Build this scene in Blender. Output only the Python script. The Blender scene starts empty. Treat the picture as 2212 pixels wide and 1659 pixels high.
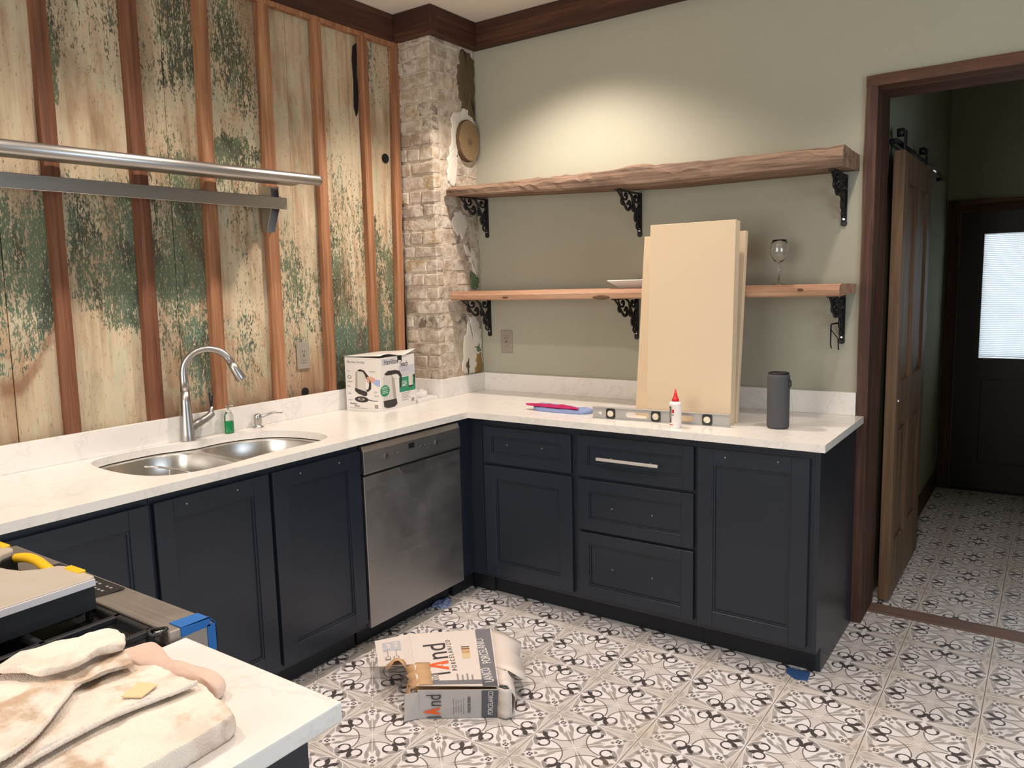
import bpy, bmesh, math, random
from mathutils import Vector, Matrix, noise as mnoise
random.seed(7)
PI = math.pi
scene = bpy.context.scene
C = scene.collection

# ------------------------------------------------------------------ camera
cam_d = bpy.data.cameras.new('camera'); cam = bpy.data.objects.new('camera', cam_d); C.objects.link(cam)
cr = Vector((0.81910323, 0.57308799, -0.02529935)); cu = Vector((-0.05296672, 0.11947133, 0.99142379)); cf = Vector((-0.57119561, 0.8107384, -0.12821394))
M = Matrix.Identity(4)
for i in range(3):
    M[i][0] = cr[i]; M[i][1] = cu[i]; M[i][2] = -cf[i]
M.translation = Vector((2.90035, -3.49517, 1.50470))
cam.matrix_world = M
cam_d.sensor_width = 36.0; cam_d.lens = 36.0 * 1673.89 / 2212.0; cam_d.clip_start = 0.02
scene.camera = cam

# ------------------------------------------------------------------ world, lights, exposure
world = bpy.data.worlds.new('world'); scene.world = world; world.use_nodes = True
wn = world.node_tree; bg = wn.nodes['Background']
bg.inputs['Color'].default_value = (0.80, 0.92, 1.0, 1); bg.inputs['Strength'].default_value = 2.2
vs = scene.view_settings
vs.view_transform = 'Standard'; vs.look = 'None'; vs.gamma = 1; vs.use_curve_mapping = False; vs.exposure = 0.12
WARM = (1.0, 0.872, 0.785)
CEIL = 2.885
def can_light(x, y, power, col=WARM, blend=0.55, size=124, rad=0.045):
    d = bpy.data.lights.new('downlight', 'SPOT'); d.energy = power; d.color = col
    d.spot_size = math.radians(size); d.spot_blend = blend; d.shadow_soft_size = rad
    o = bpy.data.objects.new('downlight', d); C.objects.link(o); o.location = (x, y, CEIL - 0.03)
    return o
can_light(0.97, -0.66, 96)
can_light(2.50, -0.72, 38, size=104)
can_light(0.93, -1.95, 57)
can_light(2.45, -2.35, 58, size=112)
can_light(0.95, -3.25, 52)
def area_light(name, loc, rot, sx, sy, power, col):
    d = bpy.data.lights.new(name, 'AREA'); d.shape = 'RECTANGLE'; d.size = sx; d.size_y = sy; d.energy = power; d.color = col
    o = bpy.data.objects.new(name, d); C.objects.link(o); o.location = loc; o.rotation_euler = rot
    return o
# daylight coming through the window of the unseen part of the room (right of the camera)
area_light('window_daylight', (4.95, -2.6, 1.5), (0, math.radians(90), 0), 1.3, 1.6, 46, (0.66, 0.82, 1.0))
area_light('rear_fill_light', (1.1, -5.4, 1.6), (math.radians(90), 0, 0), 2.0, 1.6, 58, (1.0, 0.96, 0.90))  # unseen fill lamp added behind the camera to lift the shaded walls

# ------------------------------------------------------------------ node helpers
class G:
    """material graph with arithmetic on sockets"""
    def __init__(s, name):
        s.m = bpy.data.materials.new(name); s.m.use_nodes = True
        s.t = s.m.node_tree; s.b = s.t.nodes['Principled BSDF']
    def n(s, kind, **kw):
        x = s.t.nodes.new(kind)
        for k, v in kw.items(): setattr(x, k, v)
        return x
    def put(s, sock, v):
        if isinstance(v, S): s.t.links.new(v.o, sock)
        elif isinstance(v, bpy.types.NodeSocket): s.t.links.new(v, sock)
        elif isinstance(v, tuple): sock.default_value = (*v, 1) if len(v) == 3 and sock.type == 'RGBA' else v
        else: sock.default_value = v
    def math(s, op, a, b=None, c=None):
        x = s.n('ShaderNodeMath', operation=op); s.put(x.inputs[0], a)
        if b is not None: s.put(x.inputs[1], b)
        if c is not None: s.put(x.inputs[2], c)
        return S(s, x.outputs[0])
    def pos(s):
        return S(s, s.n('ShaderNodeNewGeometry').outputs['Position'])
    def obj(s):
        return S(s, s.n('ShaderNodeTexCoord').outputs['Object'])
    def xyz(s, v):
        x = s.n('ShaderNodeSeparateXYZ'); s.put(x.inputs[0], v); return [S(s, o) for o in x.outputs]
    def scale(s, v, sc, off=(0, 0, 0)):
        x = s.n('ShaderNodeMapping'); s.put(x.inputs[0], v); x.inputs['Scale'].default_value = sc; x.inputs['Location'].default_value = off
        return S(s, x.outputs[0])
    def noise(s, v, scale=5, detail=4, rough=0.55, dist=0.0, col=False):
        x = s.n('ShaderNodeTexNoise'); s.put(x.inputs['Vector'], v); x.inputs['Scale'].default_value = scale
        x.inputs['Detail'].default_value = detail; x.inputs['Roughness'].default_value = rough; x.inputs['Distortion'].default_value = dist
        return S(s, x.outputs[1 if col else 0])
    def rand(s):
        return S(s, s.n('ShaderNodeObjectInfo').outputs['Random'])
    def addv(s, a, b):
        x = s.n('ShaderNodeVectorMath', operation='ADD'); s.put(x.inputs[0], a); s.put(x.inputs[1], b); return S(s, x.outputs[0])
    def comb(s, a, b, c):
        x = s.n('ShaderNodeCombineXYZ'); [s.put(i, v) for i, v in zip(x.inputs, (a, b, c))]; return S(s, x.outputs[0])
    def mix(s, f, a, b, mode='MIX'):
        x = s.n('ShaderNodeMix', data_type='RGBA', blend_type=mode); s.put(x.inputs[0], f); s.put(x.inputs[6], a); s.put(x.inputs[7], b)
        return S(s, x.outputs[2])
    def ramp(s, f, stops, interp='LINEAR'):
        x = s.n('ShaderNodeValToRGB'); s.put(x.inputs[0], f); cr_ = x.color_ramp; cr_.interpolation = interp
        while len(cr_.elements) < len(stops): cr_.elements.new(0.5)
        for e, (p, c) in zip(cr_.elements, stops): e.position = p; e.color = (*c, 1) if not isinstance(c, (int, float)) else (c, c, c, 1)
        return S(s, x.outputs[0])
    def step(s, v, at, w):       # smooth 0..1 as v passes at
        x = s.n('ShaderNodeMapRange', interpolation_type='SMOOTHSTEP'); s.put(x.inputs[0], v)
        s.put(x.inputs[1], at - w if not isinstance(at, S) else at - w); s.put(x.inputs[2], at + w); return S(s, x.outputs[0])
    def attr(s, name):
        x = s.n('ShaderNodeAttribute'); x.attribute_name = name; return S(s, x.outputs['Color'])
    def bump(s, h, strength=0.3, dist=0.01):
        x = s.n('ShaderNodeBump'); s.put(x.inputs['Height'], h); x.inputs['Strength'].default_value = strength; x.inputs['Distance'].default_value = dist
        s.t.links.new(x.outputs[0], s.b.inputs['Normal'])
    def out(s, col, rough=0.6, metal=0.0, spec=None):
        s.put(s.b.inputs['Base Color'], col); s.put(s.b.inputs['Roughness'], rough); s.put(s.b.inputs['Metallic'], metal)
        if spec is not None: s.b.inputs['Specular IOR Level'].default_value = spec
        return s.m
class S:
    def __init__(s, g, o): s.g = g; s.o = o
    def __add__(s, b): return s.g.math('ADD', s, b)
    def __radd__(s, b): return s.g.math('ADD', s, b)
    def __sub__(s, b): return s.g.math('SUBTRACT', s, b)
    def __rsub__(s, b): return s.g.math('SUBTRACT', b, s)
    def __mul__(s, b): return s.g.math('MULTIPLY', s, b)
    def __rmul__(s, b): return s.g.math('MULTIPLY', s, b)
    def __truediv__(s, b): return s.g.math('DIVIDE', s, b)
    def abs(s): return s.g.math('ABSOLUTE', s)
    def max(s, b): return s.g.math('MAXIMUM', s, b)
    def min(s, b): return s.g.math('MINIMUM', s, b)
    def sqrt(s): return s.g.math('SQRT', s)
    def sin(s): return s.g.math('SINE', s)
    def inv(s): return s.g.math('SUBTRACT', 1.0, s)

def plain(name, col, rough=0.5, metal=0.0, spec=None, vary=0.06, scale=30, bump=0.0):
    g = G(name); n = g.noise(g.obj(), scale, 3)
    c = g.mix(n, tuple(v * (1 - vary) for v in col), tuple(min(1, v * (1 + vary)) for v in col))
    if bump: g.bump(n, bump, 0.004)
    return g.out(c, rough, metal, spec)

def wood(name, dark, mid, light, axis=2, scale=1.0, rough=0.6, bump=0.25, randomize=True, stain=0.0):
    g = G(name); v = g.obj()
    if randomize:
        r = g.rand(); v = g.addv(v, g.comb(r * 13.1, r * 7.7, r * 31.3))
    sc = [22, 22, 22]; sc[axis] = 1.3
    grain = g.noise(g.scale(v, tuple(c * scale for c in sc)), 1.0, 5, 0.6, 0.6)
    sc2 = [90, 90, 90]; sc2[axis] = 3
    fine = g.noise(g.scale(v, tuple(c * scale for c in sc2)), 1.0, 3)
    big = g.noise(v, 2.3, 3)
    c = g.ramp(grain * 0.7 + fine * 0.3, [(0.30, dark), (0.50, mid), (0.68, light)])
    c = g.mix((big - 0.45) * 1.6, c, dark, 'MIX') if stain else c
    g.bump(grain * 0.5 + fine * 0.5, bump, 0.004)
    return g.out(c, rough, 0.0, 0.3)

# ------------------------------------------------------------------ materials
MAT = {}
def lin(r, g_, b): 
    f = lambda v: ((v / 255 + 0.055) / 1.055) ** 2.4 if v > 10 else v / 255 / 12.92
    return (f(r), f(g_), f(b))

def make_paint_board():
    g = G('peeling_painted_board'); p = g.pos(); x, y, z = g.xyz(p)
    a = g.attr('paint'); dens, teal, brown = g.xyz(a)
    flat = g.comb(0.0, y, z)
    warp = g.noise(g.scale(flat, (1, 9, 4)), 1.0, 3, 0.5)
    wy = y + (warp - 0.5) * 0.03
    v2 = g.comb(0.0, wy, z)
    n1 = g.noise(g.scale(v2, (1, 52, 17)), 1.0, 5, 0.66)
    n2 = g.noise(g.scale(v2, (1, 150, 60)), 1.0, 4, 0.6)
    n3 = g.noise(g.scale(flat, (1, 7, 2.2), (0, 3, 5)), 1.0, 3, 0.5)
    n4 = g.noise(g.scale(v2, (1, 240, 70), (0, 5, 1)), 1.0, 3, 0.6)
    f = n1 * 0.42 + n2 * 0.34 + n3 * 0.14 + n4 * 0.22                      # ~0.55 mean
    thr = 0.735 - dens * 0.30
    mask = g.step(f, thr, 0.010)
    edge = g.step(f, thr - 0.018, 0.010) - mask
    streak = g.noise(g.scale(flat, (1, 40, 1.6)), 1.0, 4, 0.6)
    cream = g.ramp(n3 * 0.5 + streak * 0.5, [(0.30, lin(146, 116, 88)), (0.43, lin(188, 162, 130)), (0.54, lin(208, 190, 158)), (0.70, lin(198, 188, 162))])
    cream = g.mix(brown * (0.35 + streak * 0.9), cream, lin(128, 82, 58))
    pale = g.step(g.noise(g.scale(flat, (1, 12, 5), (0, 9, 2)), 1.0, 4), 0.58, 0.06)
    cream = g.mix(pale * 0.45, cream, lin(188, 190, 160))
    green = g.mix(n2, lin(84, 96, 72), lin(122, 130, 98))
    green2 = g.mix(n2, lin(62, 84, 70), lin(104, 126, 106))
    gc = g.mix(teal, green, green2)
    topd = g.step(z, 2.25, 0.20)  # upper green greyed: dark old paint, and dim light near the ceiling painted in
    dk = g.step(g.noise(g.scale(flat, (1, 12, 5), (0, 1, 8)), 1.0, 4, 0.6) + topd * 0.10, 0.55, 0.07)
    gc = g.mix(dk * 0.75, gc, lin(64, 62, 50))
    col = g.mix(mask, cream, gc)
    col = g.mix(edge * 0.45, col, lin(92, 78, 52))
    sp2 = g.step(g.noise(g.scale(v2, (1, 130, 34), (0, 2, 3)), 1.0, 4, 0.65), 0.625, 0.02)
    col = g.mix(sp2 * mask.inv() * 0.55, col, lin(112, 98, 68))
    sp3 = g.step(g.noise(g.scale(v2, (1, 170, 60), (0, 8, 3)), 1.0, 4, 0.65), 0.60, 0.015)
    col = g.mix(sp3 * mask * 0.75, col, lin(198, 192, 160))
    dirt = g.noise(g.scale(flat, (1, 6, 1.6), (0, 4, 4)), 1.0, 5, 0.65)
    col = g.mix(g.step(dirt, 0.56, 0.10) * 0.45, col, lin(118, 92, 66))
    g.bump(mask * 0.6 + n2 * 0.4, 0.5, 0.003)
    return g.out(col, 0.62, 0, 0.35)
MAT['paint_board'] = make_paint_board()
MAT['batten'] = wood('bare_batten_wood', lin(104, 66, 44), lin(156, 108, 76), lin(188, 140, 102), 2, 1.0, 0.6, 0.3)
MAT['batten_dark'] = wood('dark_batten_wood', lin(70, 42, 30), lin(114, 72, 50), lin(142, 96, 68), 2, 1.0, 0.62, 0.3)
MAT['beam_y'] = wood('dark_beam_wood', lin(40, 25, 18), lin(70, 42, 30), lin(96, 62, 46), 1, 0.8, 0.55, 0.2)
MAT['beam_x'] = wood('dark_beam_wood_x', lin(40, 25, 18), lin(70, 42, 30), lin(98, 64, 46), 0, 0.8, 0.55, 0.2)
MAT['casing'] = wood('rough_casing_wood', lin(46, 32, 28), lin(80, 55, 46), lin(110, 80, 64), 2, 1.0, 0.65, 0.5)
MAT['casing_x'] = wood('rough_casing_wood_x', lin(54, 37, 29), lin(94, 64, 50), lin(126, 90, 68), 0, 1.0, 0.65, 0.5)
MAT['shelf_wood'] = wood('reclaimed_shelf_wood', lin(132, 94, 72), lin(178, 138, 110), lin(200, 164, 136), 0, 0.8, 0.65, 0.35)
MAT['shelf_rough'] = wood('live_edge_shelf_wood', lin(68, 53, 43), lin(124, 100, 82), lin(160, 134, 112), 0, 1.2, 0.75, 0.9)
MAT['door_wood'] = wood('stripped_pine_door', lin(88, 62, 44), lin(120, 94, 70), lin(142, 118, 92), 2, 0.8, 0.55, 0.15)
MAT['threshold'] = wood('worn_threshold_wood', lin(92, 72, 62), lin(122, 98, 86), lin(142, 118, 104), 0, 1.0, 0.5, 0.15)
MAT['dark_door'] = plain('dark_stained_door', lin(30, 28, 27), 0.45, vary=0.2)
MAT['log'] = None
def make_log():
    g = G('cut_log_end'); x, y, z = g.xyz(g.obj())
    r = (y * y * 1.15 + (z + 0.01) * (z + 0.01)).sqrt() + (g.noise(g.obj(), 14, 3) - 0.5) * 0.012
    ring = (r * 520.0).sin() * 0.5 + 0.5
    c = g.mix(ring * 0.55, lin(152, 126, 90), lin(104, 80, 54))
    c = g.mix(g.step(r, 0.02, 0.012).inv() * 0.6, c, lin(92, 66, 40))
    g.bump(ring, 0.3, 0.002)
    return g.out(c, 0.7)
MAT['log'] = make_log(); MAT['bark'] = plain('log_bark', lin(96, 72, 48), 0.85, vary=0.3, bump=0.5)

def make_wall_green():
    g = G('sage_wall_paint'); p = g.pos()
    n = g.noise(p, 2.0, 3); f = g.noise(p, 260, 2)
    c = g.mix(n, lin(168, 165, 147), lin(174, 171, 153))
    g.bump(f, 0.12, 0.002)
    return g.out(c, 0.75, 0, 0.25)
MAT['wall'] = make_wall_green()
MAT['hall_wall'] = plain('hall_wall_paint', lin(150, 150, 124), 0.8, vary=0.04, scale=3)
MAT['ceiling'] = plain('ceiling_paint', lin(232, 222, 206), 0.85, vary=0.02, scale=3)
def make_quartz():
    g = G('white_quartz'); p = g.pos()
    v = g.noise(g.scale(p, (3, 3, 3)), 1.2, 6, 0.6, 1.2); vein = g.step((v - 0.5).abs(), 0.012, 0.012).inv()
    sp = g.step(g.noise(p, 60, 2), 0.66, 0.05)
    c = g.mix(vein * 0.20, lin(232, 226, 218), lin(176, 172, 168)); c = g.mix(sp * 0.12, c, lin(170, 168, 165))
    return g.out(c, 0.22, 0, 0.5)
MAT['quartz'] = make_quartz()
MAT['navy'] = plain('navy_cabinet_paint', lin(31, 38, 48), 0.34, vary=0.05, scale=8)
MAT['toe'] = plain('dark_toe_kick', lin(24, 27, 32), 0.6, vary=0.1)
def make_steel(name, base, rough, axis=2, s=1.0, smudge=0.0):
    g = G(name); v = g.obj(); sc = [260, 260, 260]; sc[axis] = 3
    n = g.noise(g.scale(v, tuple(c * s for c in sc)), 1.0, 2)
    big = g.noise(v, 4.5, 4, 0.6)
    c = g.mix(n, tuple(k * 0.9 for k in base), base)
    r = n * 0.12 + rough + (big - 0.5) * smudge
    return g.out(c, r, 1.0)
MAT['steel'] = make_steel('brushed_steel', (0.50, 0.48, 0.46), 0.28, 1)
MAT['steel_dw'] = make_steel('brushed_steel_door', (0.43, 0.42, 0.41), 0.38, 1, 1.0, 0.35)
MAT['steel_dull'] = make_steel('dull_steel_sheet', (0.30, 0.28, 0.26), 0.5, 1)
MAT['sink_steel'] = make_steel('satin_sink_steel', (0.66, 0.63, 0.59), 0.24, 2)
MAT['nickel'] = make_steel('brushed_nickel', (0.46, 0.44, 0.42), 0.28, 2)
MAT['chrome'] = plain('chrome', (0.8, 0.8, 0.82), 0.12, 1.0, vary=0.02)
MAT['handle_metal'] = plain('satin_bar_handle', (0.72, 0.67, 0.60), 0.38, 0.45, vary=0.04)
MAT['screw_metal'] = plain('screw_head_grey', lin(128, 130, 134), 0.5)
MAT['range_top'] = make_steel('dusty_range_panel', (0.40, 0.36, 0.32), 0.42, 0, 1, 0.3)
MAT['iron'] = plain('black_cast_iron', lin(26, 26, 28), 0.5, 0.2, vary=0.3, scale=60, bump=0.2)
MAT['black'] = plain('black_plastic', lin(24, 24, 26), 0.45, vary=0.1)
MAT['black_hole'] = plain('dark_cavity', lin(8, 7, 6), 0.9)
MAT['mdf'] = plain('birch_panel_face', lin(208, 186, 154), 0.5, vary=0.03, scale=5)
MAT['mdf_edge'] = plain('birch_panel_edge', lin(222, 200, 168), 0.6, vary=0.05, scale=40)
MAT['white_plastic'] = plain('white_plastic', lin(236, 232, 226), 0.4, vary=0.02)
MAT['outlet'] = plain('taupe_outlet_plate', lin(152, 142, 128), 0.5, vary=0.03)
MAT['outlet_dark'] = plain('outlet_slots', lin(92, 82, 74), 0.5)
MAT['red'] = plain('red_plastic', lin(206, 24, 34), 0.35, vary=0.04)
MAT['yellow'] = plain('yellow_plastic', lin(232, 180, 30), 0.4, vary=0.04)
MAT['label_dark'] = plain('printed_dark_grey', lin(84, 86, 90), 0.5)
MAT['label_white'] = plain('printed_white', lin(236, 228, 222), 0.55, vary=0.02)
MAT['speaker'] = plain('charcoal_speaker_mesh', lin(72, 72, 74), 0.7, vary=0.15, scale=500, bump=0.4)
MAT['aluminium'] = plain('aluminium_level', (0.40, 0.385, 0.36), 0.5, 0.35, vary=0.06)
MAT['vial'] = plain('vial_face', lin(226, 214, 180), 0.25)
MAT['pink_cloth'] = plain('magenta_cloth', lin(176, 24, 84), 0.85, vary=0.2, scale=60, bump=0.3)
MAT['blue_cloth'] = plain('pale_blue_cloth', lin(140, 156, 198), 0.85, vary=0.12, scale=60, bump=0.3)
MAT['tape'] = plain('blue_masking_tape', lin(16, 96, 168), 0.6, vary=0.08)
def make_towel():
    g = G('stained_terry_towel'); v = g.pos()
    n = g.noise(v, 6, 4, 0.6); st = g.noise(g.addv(v, (3.1, 1.7, 0.4)), 7.5, 5, 0.6); f = g.noise(v, 420, 2); m = g.noise(v, 60, 3)
    c = g.mix(n, lin(232, 214, 196), lin(242, 232, 220))
    c = g.mix(g.step(st, 0.57, 0.06) * 0.65, c, lin(166, 128, 84))
    c = g.mix(g.step(g.noise(v, 11, 3), 0.60, 0.08) * 0.35, c, lin(206, 170, 152))
    g.bump(f * 0.6 + m * 0.6, 0.9, 0.004)
    return g.out(c, 0.95, 0, 0.1)
MAT['towel'] = make_towel()
MAT['pink_towel'] = plain('pinkish_terry', lin(216, 186, 168), 0.95, vary=0.12, scale=40, bump=0.6)
MAT['tag'] = plain('cloth_tag', lin(222, 196, 150), 0.8, vary=0.1)
MAT['mortar'] = None
def make_mortar():
    g = G('lime_mortar'); p = g.pos(); n = g.noise(p, 22, 5, 0.65); b = g.noise(p, 5, 3)
    c = g.ramp(n, [(0.3, lin(164, 146, 126)), (0.5, lin(202, 187, 166)), (0.7, lin(222, 210, 192))])
    c = g.mix((b - 0.4) * 0.8, c, lin(150, 136, 118))
    g.bump(n, 1.0, 0.012)
    return g.out(c, 0.9, 0, 0.15)
MAT['mortar'] = make_mortar()
def make_brick():
    g = G('limewashed_brick'); p = g.pos(); r = g.rand()
    base = g.ramp(r, [(0.0, lin(178, 160, 140)), (0.16, lin(188, 171, 151)), (0.30, lin(156, 142, 128)), (0.45, lin(184, 164, 140)), (0.58, lin(176, 150, 106)), (0.64, lin(186, 172, 156)), (0.80, lin(170, 150, 130)), (0.93, lin(122, 108, 96)), (1.0, lin(110, 98, 88))])
    n = g.noise(p, 26, 5, 0.65); w = g.step(g.noise(p, 13, 6, 0.7), 0.50, 0.10)
    c = g.mix(n * 0.35, base, lin(134, 112, 92)); c = g.mix(w * 0.85, c, lin(214, 202, 186))
    g.bump(n, 0.9, 0.008)
    return g.out(c, 0.9, 0, 0.15)
MAT['brick'] = make_brick()
MAT['plaster'] = plain('white_plaster_remnant', lin(222, 214, 198), 0.85, vary=0.06, scale=25, bump=0.5)
MAT['plaster_brown'] = plain('brown_plaster_remnant', lin(92, 76, 50), 0.8, vary=0.15, scale=14, bump=0.3)
MAT['plaster_ochre'] = plain('ochre_plaster_remnant', lin(140, 112, 62), 0.8, vary=0.15, scale=20)
MAT['plaster_green'] = plain('green_paint_remnant', lin(96, 118, 88), 0.8, vary=0.15, scale=20)
def glass(name, col=(1, 1, 1), rough=0.0, ior=1.45):
    g = G(name); g.b.inputs['Transmission Weight'].default_value = 1.0; g.b.inputs['IOR'].default_value = ior
    return g.out(col, rough)
MAT['glass'] = glass('clear_glass')
MAT['bottle_clear'] = glass('clear_plastic', (0.95, 0.98, 0.96), 0.06)
MAT['lid_clear'] = None
def make_lid():
    g = G('dusty_clear_lid'); n = g.noise(g.obj(), 9, 4)
    g.b.inputs['Transmission Weight'].default_value = 0.35
    return g.out(g.mix(n, lin(206, 190, 166), lin(232, 222, 208)), 0.35)
MAT['lid_clear'] = make_lid(); MAT['lid_rim'] = plain('frosted_lid_rim', lin(214, 208, 208), 0.35)
MAT['green_liquid'] = plain('green_liquid', lin(10, 168, 96), 0.2, vary=0.02)
MAT['cardboard'] = plain('torn_cardboard', lin(204, 164, 122), 0.85, vary=0.12, scale=30, bump=0.3)
MAT['carton_white'] = plain('carton_print_white', lin(228, 216, 206), 0.6, vary=0.04, scale=12)
MAT['carton_shaded'] = plain('carton_shaded_print', lin(190, 186, 184), 0.6, vary=0.06, scale=12)  # carton white greyed: shade on the front faces put into the colour
MAT['carton_grey'] = plain('carton_grey_band', lin(122, 120, 124), 0.6)
MAT['carton_dark'] = plain('carton_dark_band', lin(92, 94, 100), 0.6)
MAT['ink'] = plain('dark_ink', lin(70, 64, 64), 0.6)
MAT['ink_grey'] = plain('grey_ink', lin(150, 144, 140), 0.6)
MAT['orange_ink'] = plain('orange_ink', lin(240, 100, 50), 0.6)
MAT['kb_white'] = plain('appliance_box_print', lin(226, 220, 212), 0.45, vary=0.02, scale=9)
MAT['kb_grey'] = plain('appliance_box_grey', lin(196, 194, 200), 0.45)
MAT['kb_green'] = plain('appliance_box_green', lin(34, 136, 98), 0.45)
MAT['kb_steel'] = plain('printed_kettle_body', lin(206, 200, 190), 0.4)
MAT['kb_steel2'] = plain('printed_kettle_shade', lin(166, 158, 148), 0.4)
MAT['kb_black'] = plain('printed_black', lin(46, 40, 40), 0.4)
MAT['kb_blue'] = plain('printed_blue_sleeve', lin(160, 176, 214), 0.5)
MAT['kb_skin'] = plain('printed_hand', lin(216, 160, 134), 0.5)
MAT['plate'] = plain('white_ceramic', lin(232, 222, 214), 0.2, vary=0.02)
def make_blind():
    g = G('window_blind'); tr = g.n('ShaderNodeBsdfTranslucent'); tr.inputs[0].default_value = (0.95, 0.97, 1, 1)
    df = g.n('ShaderNodeBsdfDiffuse'); df.inputs[0].default_value = (0.9, 0.93, 0.97, 1)
    mx = g.n('ShaderNodeMixShader'); mx.inputs[0].default_value = 0.7
    g.t.links.new(df.outputs[0], mx.inputs[1]); g.t.links.new(tr.outputs[0], mx.inputs[2])
    g.t.links.new(mx.outputs[0], g.t.nodes['Material Output'].inputs['Surface']); return g.m
MAT['blind'] = make_blind()
def make_lamp():
    g = G('lit_downlight_lens'); g.b.inputs['Emission Color'].default_value = (1, 0.82, 0.62, 1); g.b.inputs['Emission Strength'].default_value = 12
    return g.out((0.9, 0.9, 0.9), 0.5)
MAT['lamp'] = make_lamp()

# floor tile: printed ornament, symmetric about the tile centre
TT = 0.30647; X0 = 1.2274; Y0 = -0.8591
def make_tile(name, wear):
    g = G(name); x, y, z = g.xyz(g.pos())
    u = g.math('FRACT', (x - X0) / TT) - 0.5; v = g.math('FRACT', (y - Y0) / TT + 0.5) - 0.5
    u = u.abs(); v = v.abs(); m = u.max(v); n = u.min(v)
    wh = lin(236, 230, 228)
    def ell(cx, cy, ang, a, b, mirror=True):      # signed: negative inside
        ca, sa = math.cos(ang), math.sin(ang)
        dx = m - cx; dy = n - cy
        p = (dx * ca + dy * sa) / a; q = (dy * ca - dx * sa) / b
        # leaf: |q| < 1 - p^2
        return q.abs() + p * p - 1.0
    def put(col, c2, d, w): return g.mix(g.step(d, 0.0, w).inv(), col, c2)
    c = g.mix(0.0, wh, wh)
    rr = lambda cx, cy: ((m - cx) * (m - cx) + (n - cy) * (n - cy)).sqrt()
    arc = rr(0.285, 0.285)
    # centre field
    cen = (0.262 - arc).max(m - 0.28)
    c = put(c, lin(214, 206, 200), cen, 0.004)
    # star arms of the tile corners reaching the edge midpoints
    p = 0.5 - m; q = 0.5 - n
    star = p - (1.0 - q * 2.0) * (1.0 - q * 1.0) * 0.125 - 0.002
    lf = p - ((1.0 - q * 2.0) * 2.9).sin().max(0.0) * 0.105 - 0.002
    c = put(c, wh, lf - 0.008, 0.004)
    c = put(c, lin(182, 174, 169), lf, 0.004)
    c = put(c, wh, star - 0.007, 0.003)
    c = put(c, lin(212, 203, 194), star, 0.004)
    c = put(c, lin(186, 177, 168), ell(0.468, 0.40, PI / 2, 0.085, 0.018), 0.2)
    c = put(c, lin(186, 177, 168), ell(0.440, 0.425, 0.785, 0.045, 0.014), 0.2)
    # leaves springing from the edge midpoints
    c = put(c, wh, ell(0.430, 0.092, 2.16, 0.112, 0.040), 0.12)
    c = put(c, lin(158, 151, 147), ell(0.430, 0.092, 2.16, 0.102, 0.030), 0.12)
    # leaves either side of the flower pointing to the centre
    c = put(c, lin(164, 157, 152), ell(0.300, 0.215, 0.78, 0.090, 0.024), 0.12)
    c = put(c, lin(176, 169, 163), ell(0.215, 0.160, 0.62, 0.070, 0.020), 0.12)
    # diagonal leaf and line
    s = (m + n) * 0.70711; w = (m - n) * 0.70711
    leaf = w - ((s - 0.03) * 9.5).sin().max(0.0) * 0.036
    c = put(c, lin(172, 164, 158), leaf.max(s - 0.36), 0.004)
    c = put(c, lin(234, 228, 224), (w - 0.0060).max(s - 0.66), 0.003)
    c = put(c, wh, (w * 1.0 - (s - 0.36) * 0.75).abs() .max(0.36 - s).max(s - 0.43) - 0.006, 0.003)
    # flower
    fl = (s - 0.488).abs() + w
    c = put(c, lin(138, 130, 125), rr(0.392, 0.285) - 0.030, 0.005)
    c = put(c, lin(146, 138, 132), rr(0.300, 0.300) - 0.022, 0.005)
    c = put(c, lin(146, 138, 132), rr(0.392, 0.392) - 0.024, 0.005)
    c = put(c, wh, (fl - 0.056), 0.004)
    c = put(c, lin(78, 71, 68), (fl - 0.040), 0.004)
    c = put(c, lin(230, 224, 220), (((s - 0.488).abs() - w).abs() * 0.7 - 0.004).max(fl - 0.034), 0.003)
    # astroid line and scrolls
    c = put(c, lin(112, 104, 101), ((arc - 0.262).abs() - 0.0065).max(m - 0.29), 0.003)
    ring = (rr(0.335, 0.086) - 0.064).abs() - ((m - 0.29).max(0.0) * 0.10 + 0.0095)
    c = put(c, lin(78, 71, 70), ring.max((m - 0.375).min(n - 0.085)), 0.004)
    c = put(c, lin(78, 71, 70), ell(0.398, 0.042, 0.72, 0.068, 0.024), 0.15)
    c = put(c, lin(78, 71, 70), ell(0.335, 0.010, 0.3, 0.040, 0.016), 0.2)
    c = put(c, wh, ell(0.440, 0.0, 0.0, 0.060, 0.026), 0.2)
    # grout and wear
    gr = g.noise(g.pos(), 3.0, 4)
    c = g.mix(g.step(gr, 0.64, 0.08) * wear, c, lin(204, 186, 156))
    gn = g.noise(g.pos(), 35, 3)
    return g.out(c, gn * 0.15 + 0.30, 0, 0.4)
MAT['tile'] = make_tile('patterned_cement_tile', 0.25)
MAT['grout'] = plain('floor_grout', lin(176, 164, 148), 0.8)

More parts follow.
